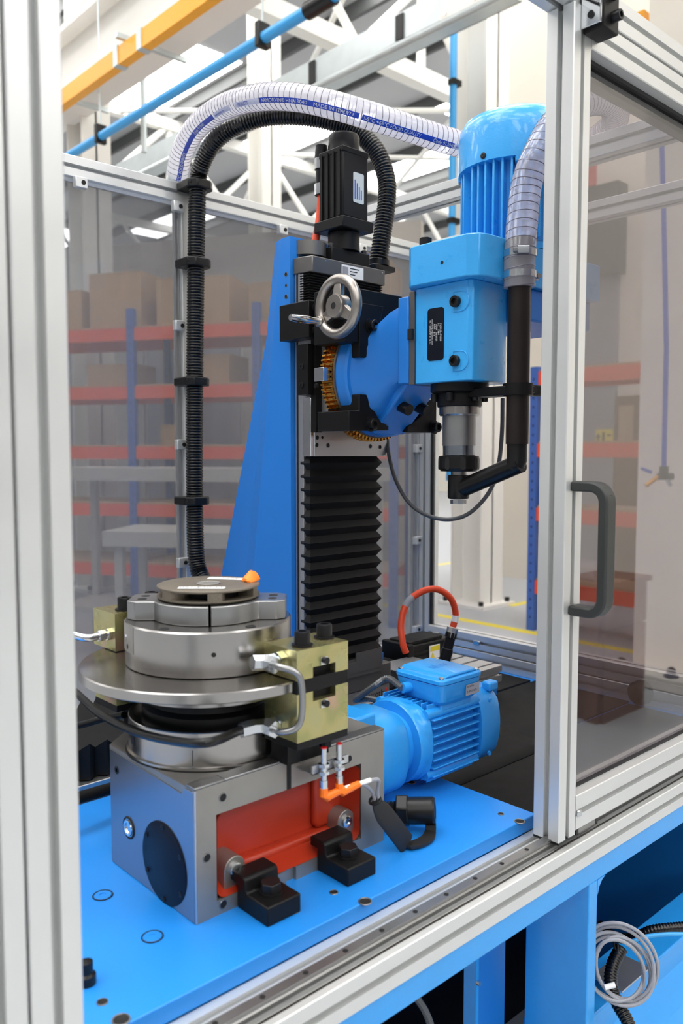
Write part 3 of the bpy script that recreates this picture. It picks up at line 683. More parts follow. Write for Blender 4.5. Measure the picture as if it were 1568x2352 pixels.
def jaw(a0, a1, at_, lb=None):
    """pie jaw: arc from a0 to a1 with a block reaching out towards at_"""
    arc = [(.076 * math.cos(a0 + (a1 - a0) * i / 30), .076 * math.sin(a0 + (a1 - a0) * i / 30), a0 + (a1 - a0) * i / 30) for i in range(31)]
    hw = .034; o_ = []
    for x, y, a in arc:
        d = (a - at_ + PI) % (2 * PI) - PI
        if abs(d) < math.asin(hw / .076): continue
        o_.append((d, x, y))
    L1 = [(x, y) for d, x, y in o_ if d < 0]; L2 = [(x, y) for d, x, y in o_ if d > 0]
    ux, uy = math.cos(at_), math.sin(at_); bl = []
    for r_, t_ in ((.070, -hw), (.094, -hw), (.106, -hw * .7), (.106, hw * .7), (.094, hw), (.070, hw)): bl.append((r_ * ux - t_ * uy, r_ * uy + t_ * ux))
    inn = [(.03 * math.cos(a1 + (a0 - a1) * i / 12), .03 * math.sin(a1 + (a0 - a1) * i / 12)) for i in range(13)]
    j = part('chuck_jaw', MB().prism([(CX + x, CY + y) for x, y in L1 + bl + L2 + inn], 1.2425, 1.2675), 'ground', ck, .0012)
    for r_, t_ in ((.088, -.012), (.088, .012)):
        part('jaw_bore', MB().lathe([(.0062, 0), (.0062, .0005), (.0001, .0005)], 18, Matrix.Translation((CX + r_ * ux - t_ * uy, CY + r_ * uy + t_ * ux, 1.2675))), 'dark', j)
    return j
sl = fa + R(10)
jaw(sl - R(118), sl - R(1.2), fa - R(88)); jaw(sl + R(1.2), sl + R(118), fa + R(92)); jaw(sl + R(120.4), sl + R(239.6), fa + R(182))
for da in (-26, 42): part('face_screw', MB().lathe([(.007, 0), (.007, .0006), (.004, .0008), (.004, .0002), (.0001, .0002)], 18, Matrix.Translation(polar(.098, fa + R(da), 1.242))), 'dark', ck)
for da, z, r_ in ((12, 1.214, .003), (-60, 1.212, .0035)):
    a = fa + R(da); p = polar(.1126, a, z); part('radial_hole', MB().lathe([(r_, 0), (r_, .0005), (.0001, .0005)], 16, frame(p, (math.cos(a), math.sin(a), 0))), 'dark', ck)
def arcplate(r, a0, a1, z0, z1, th, n=14):
    mb = MB(); secs = []
    for i in range(n + 1):
        a = a0 + (a1 - a0) * i / n; c, s_ = math.cos(a), math.sin(a)
        secs.append([(CX + q * c, CY + q * s_, z) for q, z in ((r, z0), (r + th, z0), (r + th, z1), (r, z1))])
    return mb.loft(secs)
part('jaw_guide', arcplate(.1123, fa - R(76), fa - R(50), 1.205, 1.2415, .0007), 'cast', ck)
p = polar(.113, fa - R(63), 1.223); part('guide_screw', MB().lathe([(.004, 0), (.004, .001), (.0001, .0015)], 14, frame(p, (math.cos(fa - R(63)), math.sin(fa - R(63)), 0))), 'zinc', ck)
part('index_mark', arcplate(.1099, fa - R(2.6), fa - R(2.1), 1.072, 1.092, .0004, 3), 'dark', ck)
part('set_screw', arcplate(.1099, fa - R(60), fa - R(54), 1.082, 1.096, .0008, 4), 'dark', ck)

# ================================================================== IMPELLER ON TOP
im = thing('pump_impeller', 'grey brown cast impeller lying on the chuck jaws', 'impeller', (CX, CY, 1.268))
IZ = 1.2685
part('hub_plate', MB().lathe([(.05, IZ), (.066, IZ), (.0695, IZ + .0025), (.0695, IZ + .0045), (.05, IZ + .0045)], 96, TC), 'brown', im)
part('shroud', MB().lathe([(.05, IZ + .0145), (.0685, IZ + .0145), (.0695, IZ + .0155), (.0695, IZ + .0172), (.067, IZ + .0182), (.02, IZ + .0188), (.0155, IZ + .0175), (.0155, IZ + .008), (.0001, IZ + .008)], 96, TC), 'brown', im)
part('bore', MB().lathe([(.0165, IZ + .0186), (.0150, IZ + .0192), (.0135, IZ + .0186), (.0135, IZ + .012), (.0001, IZ + .012)], 40, TC), 'cast', im)
for k in range(6):
    a0 = fa - R(52) + k * R(60)
    mb = MB(); secs = []
    for i in range(13):
        u = i / 12; a = a0 + R(27) * u; ri = .048 + .0 * u
        ro = .0692; rr_ = ro - .019 * max(0, (u - .55) / .45) ** 1.3 if u > .55 else ro
        secs.append([(CX + q * math.cos(a), CY + q * math.sin(a), z) for q, z in ((.046, IZ + .004), (rr_, IZ + .004), (rr_, IZ + .015), (.046, IZ + .015))])
    part('vane', MB().loft(secs), 'brown', im)
part('inner_core', MB().lathe([(.044, IZ + .004), (.044, IZ + .015)], 40, TC), 'dark', im)
def label_on(parent, cx, cy, z, ang, L, W, body, size):
    F = Matrix.Translation((cx, cy, z)) @ Matrix.Rotation(ang, 4, 'Z')
    o = part('paper_label', MB().prism(rrect(-L / 2, L / 2, -W / 2, W / 2, .002, 3), 0, .0004, F), 'paper', parent)
    part('printed_text', flat_text(MB(), body, size, F @ Matrix.Translation((0, -size * .34, .0006)), 'CENTER', 1.35), 'ink', o)
ra = math.atan2(CR.y, CR.x)
p = polar(.043, fa + R(-3), 0); label_on(im, p.x, p.y, IZ + .0187, ra - R(1), .062, .014, '021 E30 11', .0095)
p = polar(.043, fa + R(150), 0); label_on(im, p.x, p.y, IZ + .0187, ra - R(12), .058, .015, '1527T', .0095)
q = polar(.058, fa + R(107), IZ + .018)
mb = MB(); rng = random.Random(3); secs = []
for k, (r_, z) in enumerate(((.0135, 0), (.0138, .002), (.012, .005), (.008, .009), (.0045, .0125), (.002, .0135), (.0003, .0136))):
    secs.append([(q.x + (r_ * (1 + .22 * math.cos(3 * a_ + k * .6) + .08 * math.sin(5 * a_))) * math.cos(a_) + (.0 if k < 3 else .002), q.y + r_ * (.8 + .2 * math.sin(2 * a_ + k * .5)) * math.sin(a_), q.z + .0008 + z * (1 + .1 * math.sin(a_ * 2 + k))) for a_ in [2 * PI * i / 18 for i in range(18)]])
tag(part('putty_lump', mb.loft(secs), 'putty'), 'small lump of orange putty on the impeller rim', 'putty')

# ================================================================== BRAKE CALIPERS
def fitting(parent, p, d, L=.012, r=.0095):
    p = Vector(p); d = Vector(d).normalized()
    f = part('pipe_fitting', MB().hexa(p, p + d * L * .45, r * 1.25).cyl(p + d * L * .4, p + d * L * .75, r * .8, 16).hexa(p + d * L * .7, p + d * L * 1.6, r * 1.15).cyl(p + d * L * 1.55, p + d * L * 1.9, r * .8, 14), 'zinc', parent)
    return p + d * L * 1.9
def caliper(label, x0, x1, y0, y1, zb, z0, z1, zm0, zm1, front=True):
    t = thing('brake_caliper', label, 'brake caliper', ((x0 + x1) / 2, (y0 + y1) / 2, zb), 'brake calipers on the disc')
    xa, xb = x0 + .026, x1 - .022     # recess in the blocks either side of the spacer
    for nm, za, zb_, up in (('upper_block', zm1, z1, 1), ('lower_block', z0, zm0, -1)):
        zc = za + .013 if up > 0 else zb_ - .013
        mb = MB().box(x0, x1, y0 + .012, y1, za, zb_)
        if up > 0: mb.box(x0, xa, y0, y0 + .012, za, zb_).box(xb, x1, y0, y0 + .012, za, zb_).box(xa, xb, y0, y0 + .012, zc, zb_)
        else: mb.box(x0, xa, y0, y0 + .012, za, zb_).box(xb, x1, y0, y0 + .012, za, zb_).box(xa, xb, y0, y0 + .012, za, zc)
        b = part(nm, mb, 'yzinc', t, ang=20)
        part('recess_back', MB().box(xa, xb, y0 + .010, y0 + .0125, min(za, zc) if up > 0 else zc, zc if up > 0 else zb_), 'black', b)
        part('bleed_screw', MB().cyl(((xa + xb) / 2, y0 + .001, zc + up * .006), ((xa + xb) / 2, y0 - .006, zc + up * .006), .0042, 14), 'screw', b)
        part('bleed_tab', MB().box((xa + xb) / 2 - .007, (xa + xb) / 2 + .004, y0 - .002, y0, zc + up * .006 - .005, zc + up * .006 + .005), 'zinc', b)
    part('spacer', MB().box(x0 + .0005, x1 - .0005, y0 + .0005, (y0 + y1) / 2, zm0, zm1), 'black', t)
    part('mount_block', MB().box(x0, x1, y0, y1, zb, z0), 'black', t, .001)
    for (x, y) in (((x0 * .72 + x1 * .28), y0 * .72 + y1 * .28), (x0 * .14 + x1 * .86, y0 * .5 + y1 * .5)):
        socket_screw(t, (x, y, z1), (0, 0, 1), .0102, .019, 'cap_screw', washer=True, n=24)
    return t
c1 = caliper('yellow zinc brake caliper with bent steel pipe at the front of disc', .636, .722, .770, .836, 1.096, 1.106, 1.222, 1.1670, 1.1845)
part('mount_foot', MB().box(.645, .715, .80, .834, GZ + .002, 1.096), 'black', c1)
part('foot_pin', MB().cyl((.70, .79, 1.096), (.70, .79, 1.082), .008, 16), 'screw', c1)
c2 = caliper('brown zinc brake caliper at the far left side of the disc', .545, .635, 1.062, 1.128, 1.096, 1.106, 1.238, 1.1670, 1.1845)
part('mount_foot', MB().box(.575, .62, 1.068, 1.098, GZ + .002, 1.096), 'black', c2)
# pipework on the near caliper
fu = (.636, .804, 1.204); fl = (.636, .804, 1.123)
e1 = fitting(c1, fu, (-1, 0, 0)); e2 = fitting(c1, fl, (-1, 0, 0))
for e in (e1, e2):
    part('elbow_nut', MB().hexa(e + Vector((.004, .004, 0)), e + Vector((.004, -.014, 0)), .0108).hexa(e + Vector((.004, .004, 0)), e + Vector((-.014, .008, .002)), .0098), 'zinc', c1)
a = e1 + Vector((.004, -.014, 0)); b = e2 + Vector((.004, -.014, 0))
pts = catmull([a, a + Vector((.0, -.012, 0)), a + Vector((.012, -.026, -.006)), a + Vector((.018, -.03, -.022)), b + Vector((.018, -.03, .022)), b + Vector((.012, -.026, .006)), b + Vector((0, -.012, 0)), b], 8)
part('brake_pipe', MB().tube(pts, .0042, 12), 'ground', c1)
h = e2 + Vector((-.012, .008, .002))
part('hose_ferrule', MB().hexa(h, h + Vector((-.018, .003, -.001)), .0102), 'zinc', c1)
hs = h + Vector((-.018, .003, -.001))
pts = catmull([hs, at(480, 1705, .90), at(400, 1702, .95), at(310, 1680, 1.02), at(230, 1640, 1.12), at(190, 1605, 1.2), at(120, 1540, 1.3)], 10)
tag(part('brake_hose', MB().tube(pts, .0054, 12), 'plastic'), 'black brake hose curving left from the front caliper', 'hose')
pts = catmull([at(120, 1675, 1.3), at(185, 1665, 1.28), at(240, 1650, 1.24), at(285, 1642, 1.20)], 8)
tag(part('brake_hose', MB().tube(pts, .0054, 12), 'plastic'), 'second black hose running behind the base ring', 'hose')
fu2 = (.545, 1.078, 1.207); e3 = fitting(c2, fu2, (-1, -.1, 0), .012, .0068)
part('elbow', MB().tube(catmull([e3, e3 + Vector((-.01, .0, .0)), e3 + Vector((-.02, .004, .002)), e3 + Vector((-.03, .012, .006))], 6), .0055, 12), 'zinc', c2)
e4 = e3 + Vector((-.03, .012, .006)); part('elbow_nut', MB().hexa(e4, e4 + Vector((-.012, .008, .003)), .0075), 'zinc', c2)

# ================================================================== STEP CLAMPS
def step_clamp(label, x, y, rz):
    F = Matrix.Translation((x, y, PT)) @ Matrix.Rotation(rz, 4, 'Z')
    t = thing('step_clamp', label, 'clamp', (x, y, PT), 'step clamps holding the gearbox')
    part('block', MB().prism([(-.030, 0), (.032, 0), (.032, .024), (-.010, .024), (-.012, .028), (-.013, .040), (-.017, .043), (-.044, .043), (-.044, .030), (-.030, .030)], -.026, .026, F @ AYn((0, 0, 0))), 'black', t, .002)
    p = F @ Vector((.005, 0, .024)); up = Vector((0, 0, 1))
    part('washer', MB().cyl(p, p + up * .003, .0145, 24), 'screw', t)
    part('hex_bolt', MB().hexa(p + up * .003, p + up * .014, .0135), 'screw', t, .001)
    return t
step_clamp('black step clamp with hex bolt at the gearbox left corner', .602, .786, R(-90))
step_clamp('black step clamp with hex bolt near the gearbox middle', .735, .788, R(-90))

# ================================================================== PROXIMITY SENSORS
br = thing('sensor_bracket', 'small bright bracket holding the two proximity sensors', 'bracket', (.70, .80, 1.045))
part('angle', MB().box(.672, .735, .783, .786, 1.052, 1.064).box(.672, .735, .783, .8165, 1.052, 1.0535), 'aluraw', br)
def sensor(label, x, y, z, plug):
    t = thing('proximity_sensor', label, 'sensor', (x, y, z - .02), 'proximity sensors under the caliper')
    part('barrel', MB().cyl((x, y, z - .016), (x, y, z + .028), .0040, 16), 'zinc', t)
    part('sensing_face', MB().cyl((x, y, z + .028), (x, y, z + .0295), .0040, 16), 'redink', t)
    for dz in (.004, -.006): part('lock_nut', MB().hexa((x, y, z + dz), (x, y, z + dz + .004), .0075), 'zinc', t)
    part('coupling_nut', MB().cyl((x, y, z - .026), (x, y, z - .014), .0052, 10), 'zinc', t)
    part('angled_plug', MB().tube([(x, y, z - .024), (x, y, z - .034), (x + .003, y - .001, z - .037), (x + .032, y - .004, z - .033)], [.0055, .0058, .0062, .0045], 10), 'plug', t)
    e = Vector((x + .032, y - .004, z - .033)); part('white_sleeve', MB().tube([e, e + Vector((.02, -.001, .0))], .0032, 10), 'paper', t)
    cb_ = catmull([e + Vector((.02, -.001, 0)), e + Vector((.035, -.002, -.004)), (.779 + .006 * plug, .782 - .004 * plug, 1.00), (.785 + .005 * plug, .782 - .003 * plug, .985)], 8)
    part('lead', MB().tube(cb_, .0026, 8), 'greycab', t)
sensor('bright proximity sensor with orange plug, left one of the pair', .686, .777, 1.058, 0)
sensor('bright proximity sensor with orange plug, right one of the pair', .711, .775, 1.058, 1)
sl_ = thing('braided_sleeve', 'black braided cable sleeve hanging at the gearbox right corner', 'cable sleeve', (.86, .79, PT))
path = catmull([(.784, .782, .988), (.793, .780, .972), (.812, .776, .946), (.832, .775, .920), (.842, .775, .908)], 8)
secs = []
for i, p in enumerate(path):
    u = i / (len(path) - 1); a = path[max(i - 1, 0)]; b = path[min(i + 1, len(path) - 1)]; t_ = (b - a).normalized()
    wd = .006 + .009 * min(1, u * 3); n1 = t_.cross(Vector((0, -1, 0))).normalized(); n2 = t_.cross(n1)
    secs.append([tuple(p + n1 * wd * math.cos(q) + n2 * .0032 * math.sin(q)) for q in [2 * PI * k / 14 for k in range(14)]])
part('sleeve', MB().loft(secs), 'sleeve', sl_)
lp = catmull([(.838, .777, .9055), (.86, .770, .9045), (.885, .772, .905), (.905, .785, .911), (.908, .797, .918)], 8)
part('sleeve_loop', MB().loft([[(p.x - q * .003, p.y + q * .012 * (1 - i / 60), p.z + w2 * .0018 + (.006 * abs(q) if i > 20 else 0)) for q, w2 in ((-1, 1), (1, 1), (1, -1), (-1, -1))] for i, p in enumerate(lp)]), 'sleeve', sl_)
part('cable_tie', MB().torus(.0075, .0022, 20, 6, frame((.7845, .782, .987), (.5, 0, -1))), 'plastic', sl_)
gl = thing('conduit_gland', 'black plastic conduit gland lying behind the braided sleeve', 'cable gland', (.9, .83, PT))
d_ = Vector((.6, -.78, .08)).normalized(); g0 = Vector((.858, .848, .928))
part('conduit_stub', MB().tube([g0 + d_ * (.0025 * i) for i in range(13)], [.0125 if i % 2 else .0145 for i in range(13)], 16), 'plastic', gl)
part('hex_collar', MB().hexa(g0 + d_ * .028, g0 + d_ * .046, .024), 'plastic', gl, .002)
part('barrel', MB().lathe([(.0185, .044), (.020, .046), (.020, .082), (.018, .085), (.012, .085), (.011, .07), (.0001, .07)], 28, frame(g0, d_)), 'plastic', gl)
part('contact_insert', MB().cyl(g0 + d_ * .068, g0 + d_ * .076, .007, 14), 'screw', gl)

# ================================================================== GEARMOTOR
gm = thing('gear_motor', 'bright blue finned gearmotor bolted to the gearbox right side', 'gearmotor', (1.02, .91, PT))
MY, MZ = .935, .984
def sq(r, k, n=40):
    """rounded square section, k blends circle to square"""
    o = []
    for i in range(n):
        a = 2 * PI * i / n; c, s_ = math.cos(a), math.sin(a); q = r / max(abs(c), abs(s_)); q = min(q, r * 1.22)
        o.append((r * (1 - k) * c + q * k * c, r * (1 - k) * s_ + q * k * s_))
    return o
def along(sec, x): return [(x, MY + p[0], MZ + p[1]) for p in sec]
part('gear_case', MB().loft([along(sq(.060, .75), GX1 + .001), along(sq(.062, .75), .885), along(sq(.066, .6), .905), along(sq(.066, .6), .945), along(sq(.060, .4), .957)]), 'blue', gm, ang=40)
part('output_flange', MB().box(GX1, .885, MY - .055, MY + .075, MZ + .045, GZ - .0), 'blue', gm, .004)
part('adapter', MB().loft([along(sq(.052, .2), .955), along(sq(.052, .2), .985)]), 'blue', gm, ang=40)
part('motor_flange', MB().loft([along(sq(.068, 0), .975), along(sq(.070, 0), .979), along(sq(.070, 0), .992), along(sq(.067, .4), .994), along(sq(.067, .4), 1.006)]), 'blue', gm, ang=40)
part('stator', MB().lathe([(.052, 0), (.052, .135)], 48, AX((1.0, MY, MZ))), 'blue', gm)
for s_ in (-1, 1):                                   # flat cooling fins, horizontal on both sides
    for k in range(8):
        z = MZ - .052 + .0135 * k; yi = MY + s_ * math.sqrt(max(0, .0515 ** 2 - (z - MZ) ** 2)); yo = MY + s_ * .0665
        part('cooling_fin', MB().box(1.008, 1.128, min(yi, yo), max(yi, yo), z - .0013, z + .0013), 'blue', gm, .0008)
for k in range(9):
    y = MY - .05 + .0125 * k; zi = MZ + math.sqrt(max(0, .0515 ** 2 - (y - MY) ** 2)) - .004
    part('cooling_fin', MB().box(1.008 if abs(k - 4) > 2 else .998, 1.128, y - .0013, y + .0013, zi, MZ + .0655), 'blue', gm, .0008)
    part('cooling_fin', MB().box(1.008, 1.128, y - .0013, y + .0013, MZ - .0655, 2 * MZ - zi), 'blue', gm, .0008)
for sy in (-1, 1):
    for sz in (-1, 1): part('corner_rib', MB().cyl((1.0, MY + sy * .052, MZ + sz * .05), (1.135, MY + sy * .052, MZ + sz * .05), .009, 12), 'blue', gm)
part('fan_cover', MB().loft([along(sq(.069, .55), 1.132), along(sq(.070, .55), 1.136), along(sq(.070, .55), 1.178), along(sq(.066, .5), 1.188), along(sq(.05, .2), 1.190)]), 'blue', gm, ang=40)
for sz in (-.045, .05): part('cover_screw', MB().cyl((1.15, MY - .070, MZ + sz), (1.15, MY - .073, MZ + sz), .004, 10), 'blue', gm)
part('eye_boss', MB().box(1.165, 1.19, MY - .06, MY - .04, MZ + .058, MZ + .075), 'blue', gm, .004)
BX0, BX1, BY0, BY1 = 1.018, 1.126, .862, .968
part('terminal_neck', MB().box(BX0 + .014, BX1 - .014, BY0 + .012, BY1 - .014, MZ + .05, 1.052), 'blue', gm, .004)
tb = part('terminal_box', MB().loft([[(x, y, 1.046) for x, y in rrect(BX0 + .010, BX1 - .010, BY0 + .01, BY1 - .01, .012)], [(x, y, 1.053) for x, y in rrect(BX0 + .004, BX1 - .004, BY0 + .004, BY1 - .004, .012)], [(x, y, 1.083) for x, y in rrect(BX0, BX1, BY0, BY1, .012)]]), 'blue', gm, .0015)
lid = part('box_lid', MB().loft([[(x, y, 1.084) for x, y in rrect(BX0 - .002, BX1 + .002, BY0 - .002, BY1 + .002, .014)], [(x, y, 1.091) for x, y in rrect(BX0 - .002, BX1 + .002, BY0 - .002, BY1 + .002, .014)], [(x, y, 1.0945) for x, y in rrect(BX0 + .004, BX1 - .004, BY0 + .004, BY1 - .004, .012)]]), 'blue', gm, .001)
part('lid_crown', MB().prism([(BX0 + .012, 1.094), (BX1 - .012, 1.094), (BX1 - .02, 1.0985), (BX0 + .02, 1.0985)], 0, BY1 - BY0 - .004, AYn((0, BY1 - .002, 0))), 'blue', lid, .002)
part('embossed_logo', flat_text(MB(), 'SEW', .022, Matrix.Translation(((BX0 + BX1) / 2, (BY0 + BY1) / 2 - .007, 1.0988)) @ Matrix.Rotation(R(0), 4, 'Z'), 'CENTER'), 'blue_d', lid)
for x in (BX0 + .008, BX1 - .008):
    for y in (BY0 + .008, BY1 - .008): part('lid_screw', MB().lathe([(.0048, 0), (.0048, .002), (.002, .0028), (.0001, .0028)], 14, Matrix.Translation((x, y, 1.0935))), 'zinc', lid)
nm = part('name_label', MB().box(BX0 + .062, BX0 + .098, BY0 - .0012, BY0 - .0004, 1.056, 1.074), 'greycab', tb)
part('label_print', flat_text(flat_text(MB(), 'IEC 60034', .0042, AYn((BX0 + .064, BY0 - .0016, 1.0695))), '8  IP55  0,75', .0052, AYn((BX0 + .064, BY0 - .0016, 1.0605))), 'ink', nm)
part('cable_entry', MB().cyl((BX0 + .004, .935, 1.068), (BX0 - .012, .938, 1.068), .009, 16), 'blue', tb)
# steel conduits from the terminal box to the left
def braid(label, pts, r=.006):
    p, L = resample(catmull(pts, 10), .002)
    o = part('steel_conduit', MB().tube(p, [r if i % 2 else r * .9 for i in range(len(p))], 10), 'braid'); return tag(o, label, 'conduit')
braid('grey armoured conduit arching from the terminal box to the left', [(1.006, .938, 1.068), at(890, 1558, 1.44), at(860, 1575, 1.44), at(825, 1600, 1.46), at(816, 1608, 1.47)])
braid('lower grey armoured conduit leading down behind the gearmotor', [at(822, 1606, 1.47), at(850, 1605, 1.46), at(880, 1614, 1.45), at(908, 1640, 1.44), at(925, 1675, 1.44)])

# ================================================================== HORIZONTAL AXIS UNDER THE COLUMN
ha = thing('horizontal_slide', 'horizontal linear axis with black bellows behind the gearbox', 'linear slide', (1.0, 1.35, FT))
bar('bed', ha, 'x', .25, 1.72, 1.255, 1.50, .878, .921, 'aluraw')
part('bed_support', MB().box(.25, 1.72, 1.27, 1.48, FT, .878), 'blue_d', ha)
def bellows_x(x0, x1, n, y0, y1, z0, z1):
    secs = []
    for i in range(2 * n + 1):
        x = x0 + (x1 - x0) * i / (2 * n); d = .0 if i % 2 else .013
        secs.append([(x, y0 + d, z0), (x, y0 + d, z1 - d), (x, y1 - d, z1 - d), (x, y1 - d, z0)])
    return MB().loft(secs)
part('bellows', bellows_x(.27, 1.02, 24, 1.262, 1.495, .923, .985), 'bellow', ha, ang=10)
part('bellows', bellows_x(1.33, 1.50, 6, 1.262, 1.495, .921, .945), 'bellow', ha, ang=10)
part('carriage', MB().box(1.04, 1.312, 1.258, 1.50, .952, 1.0), 'greyplate', ha, .002)
lb = part('name_plate', MB().box(1.10, 1.31, 1.262, 1.266, .921, .950), 'aluraw', ha)
part('printed_name', flat_text(MB(), 'Rexroth', .021, AYn((1.222, 1.2612, .9275)), 'LEFT', 1.0), 'ink', lb)
part('red_stroke', MB().box(1.299, 1.302, 1.2608, 1.2612, .935, .943), 'redink', lb)
part('end_block', MB().box(1.50, 1.528, 1.262, 1.495, .921, .930), 'black', ha, .002)
part('end_cap_plate', MB().box(1.40, 1.53, 1.262, 1.40, .945, .949), 'aluraw', ha)
sv = thing('axis_servo', 'black servo motor lying at the right end of horizontal axis', 'servo motor', (1.6, 1.42, .95))
part('body', MB().box(1.535, 1.70, 1.40, 1.48, .9225, .974), 'black', sv, .004)
part('front_flange', MB().box(1.515, 1.535, 1.392, 1.488, .9225, .98), 'black', sv, .003)
part('top_plate', MB().box(1.53, 1.66, 1.405, 1.475, .974, .984), 'black', sv, .002)
for k in range(3): part('cooling_rib', MB().box(1.54, 1.69, 1.398, 1.401, .927 + k * .012, .932 + k * .012), 'black', sv)
wl = part('warning_label', MB().box(1.60, 1.64, 1.3965, 1.398, .929, .964), 'paper', sv)
part('yellow_half', MB().box(1.603, 1.637, 1.3958, 1.3965, .949, .962), 'yellow', wl)
part('triangle', MB().prism([(1.605, .932), (1.62, .932), (1.6125, .946)], 0, .0008, AYn((0, 1.3965, 0))), 'yellow', wl)
s0 = at(1020, 1520, 1.86); s1 = at(1040, 1440, 1.86)
part('connector', MB().lathe([(.013, 0), (.013, .03), (.0115, .032), (.0115, .055), (.0135, .057), (.0135, .068), (.010, .074), (.0001, .076)], 16, frame(s0, s1 - s0)), 'screw', sv)
part('connector_nut', MB().cyl(s0.lerp(s1, .7), s0.lerp(s1, .98), .0135, 10), 'zinc', sv)
def cable(name, label, pts, r, m, cat='cable', n=12):
    return tag(part(name, MB().tube(catmull(pts, 10), r, n), m), label, cat)
oc = thing('servo_cable', 'orange servo cable looping up beside the base servo', 'cable', at(930, 1500, 1.83))
P = catmull([s1, at(1046, 1410, 1.86), at(1035, 1375, 1.85), at(1005, 1354, 1.84), at(970, 1358, 1.83), at(935, 1385, 1.82), at(921, 1430, 1.81), at(924, 1475, 1.80), at(932, 1500, 1.80)], 10)
part('cable', MB().tube(P, .0075, 14), 'cable', oc)
part('white_tag', MB().tube(P[4:10], .0079, 14), 'paper', oc); part('white_tag', MB().tube(P[46:53], .0079, 14), 'greycab', oc)

# ================================================================== COLUMN
col = thing('machine_column', 'tall tapered blue column standing behind the vertical slide', 'column', (1.17, 1.45, 1.0))
def colsec(z):
    u = (1.895 - z) / (1.895 - 1.0)          # 0 at the top, 1 at the foot
    yc = 1.327 + .135 * u; yb = yc + .034 + .012 * u; ya = yb + .0005 + .165 * max(0, u - .2) / .8
    L = [(1.06, 1.300), (1.06, yc), (1.072 + .004 * u, yb), (1.0722 + .004 * u + .16 * (ya - yb), ya)]
    return [(x, y, z) for x, y in L] + [(2.34 - x, y, z) for x, y in reversed(L)]
part('column_body', MB().loft([colsec(z) for z in (1.0, 1.3, 1.7, 1.895)]), 'blue_d', col, ang=8)
part('foot_flange', MB().box(1.045, 1.31, 1.28, 1.60, 1.0, 1.018), 'blue_d', col, .002)
part('face_plate', MB().loft([[(1.08, 1.296, 1.0), (1.312, 1.296, 1.0), (1.312, 1.302, 1.0), (1.08, 1.302, 1.0)], [(1.08, 1.296, 1.86), (1.28, 1.296, 1.86), (1.28, 1.302, 1.86), (1.08, 1.302, 1.86)]]), 'greyplate', col)
for z, r in ((1.822, .0042), (1.80, .003), (1.778, .0042), (1.757, .003)): hole(col, (1.06, 1.3125, z), (-1, 0, 0), r)
# ---------------- vertical slide
vs_ = thing('vertical_slide', 'vertical aluminium linear slide with black bellows on the column', 'linear slide', (1.17, 1.28, 1.0))
part('side_profile', MB().box(1.070, 1.275, 1.272, 1.298, 1.02, 1.83), 'aluraw', vs_, .001)
part('side_groove', MB().box(1.0685, 1.0702, 1.288, 1.291, 1.02, 1.83), 'dark', vs_)
def bellows_z(n, z0, z1, d, x0=1.068, x1=1.273, y0=1.250, y1=1.280):
    secs = []
    for i in range(2 * n + 1):
        z = z0 + (z1 - z0) * i / (2 * n); q = d if i % 2 == 0 else 0
        secs.append([(x0 + q, y1, z), (x0 + q, y0 + q, z), (x1 - q, y0 + q, z), (x1 - q, y1, z)])
    return MB().loft(secs)
part('lower_bellows', bellows_z(16, 1.028, 1.458, .009), 'bellow', vs_, ang=10)
part('upper_bellows', bellows_z(13, 1.757, 1.822, .004), 'bellow', vs_, ang=10)
part('foot_plate', MB().box(1.09, 1.272, 1.246, 1.25, .99, 1.028), 'greyplate', vs_)
part('foot_guard', MB().prism([(1.13, 1.0), (1.268, 1.0), (1.268, 1.042), (1.19, 1.042), (1.19, 1.022), (1.13, 1.022)], 0, .003, AYn((0, 1.246, 0))), 'greyplate', vs_)
cp = part('carriage_plate', MB().box(1.068, 1.273, 1.236, 1.272, 1.458, 1.757), 'aluraw', vs_, .001)
for (x, y) in ((728, 1005), (740, 1005), (727, 1022), (753, 1023), (850, 1025), (872, 1027)): 
    p = aty(x, y, 1.236); hole(cp, (p.x, 1.236, p.z), (0, -1, 0), .0042 if x in (727, 753, 850, 872, 728) else .0025)
part('tape_rail', MB().box(1.060, 1.068, 1.238, 1.262, 1.458, 1.575), 'chrome', vs_, .001)
tp = part('top_cap', MB().prism([(1.067, 1.30), (1.067, 1.278), (1.076, 1.25), (1.280, 1.25), (1.280, 1.30)], 1.820, 1.852), 'greyplate', vs_, .002)
for x in (1.11, 1.27): part('cap_screw', MB().cyl((x, 1.25, 1.846), (x, 1.2488, 1.846), .002, 10), 'zinc', tp)
wl = part('white_label', MB().box(1.153, 1.214, 1.2485, 1.2495, 1.822, 1.846), 'paper', tp)
part('label_frame', MB().box(1.155, 1.170, 1.2478, 1.2485, 1.826, 1.842), 'greycab', wl)
for k in range(3): part('print_line', MB().box(1.176, 1.19 + .006 * k, 1.2478, 1.2485, 1.828 + .006 * k, 1.8295 + .006 * k), 'ink', wl)
# black blocks on the left of the carriage
ab = part('side_arm', MB().box(1.036, 1.066, 1.215, 1.305, 1.686, 1.756), 'black', vs_, .0015)
for z in (1.742, 1.70): socket_screw(ab, (1.052, 1.215, z), (0, -1, 0), .0075, .004)
sb = part('side_block', MB().box(1.044, 1.067, 1.228, 1.262, 1.578, 1.676), 'black', vs_, .001)
for z in (1.633, 1.597): socket_screw(sb, (1.044, 1.245, z), (-1, 0, 0), .0055, .002)
part('edge_strip', MB().box(1.060, 1.075, 1.222, 1.2365, 1.505, 1.757), 'black', vs_)
part('swivel_base', MB().box(1.075, 1.272, 1.200, 1.236, 1.507, 1.757), 'aluraw', vs_, .001)
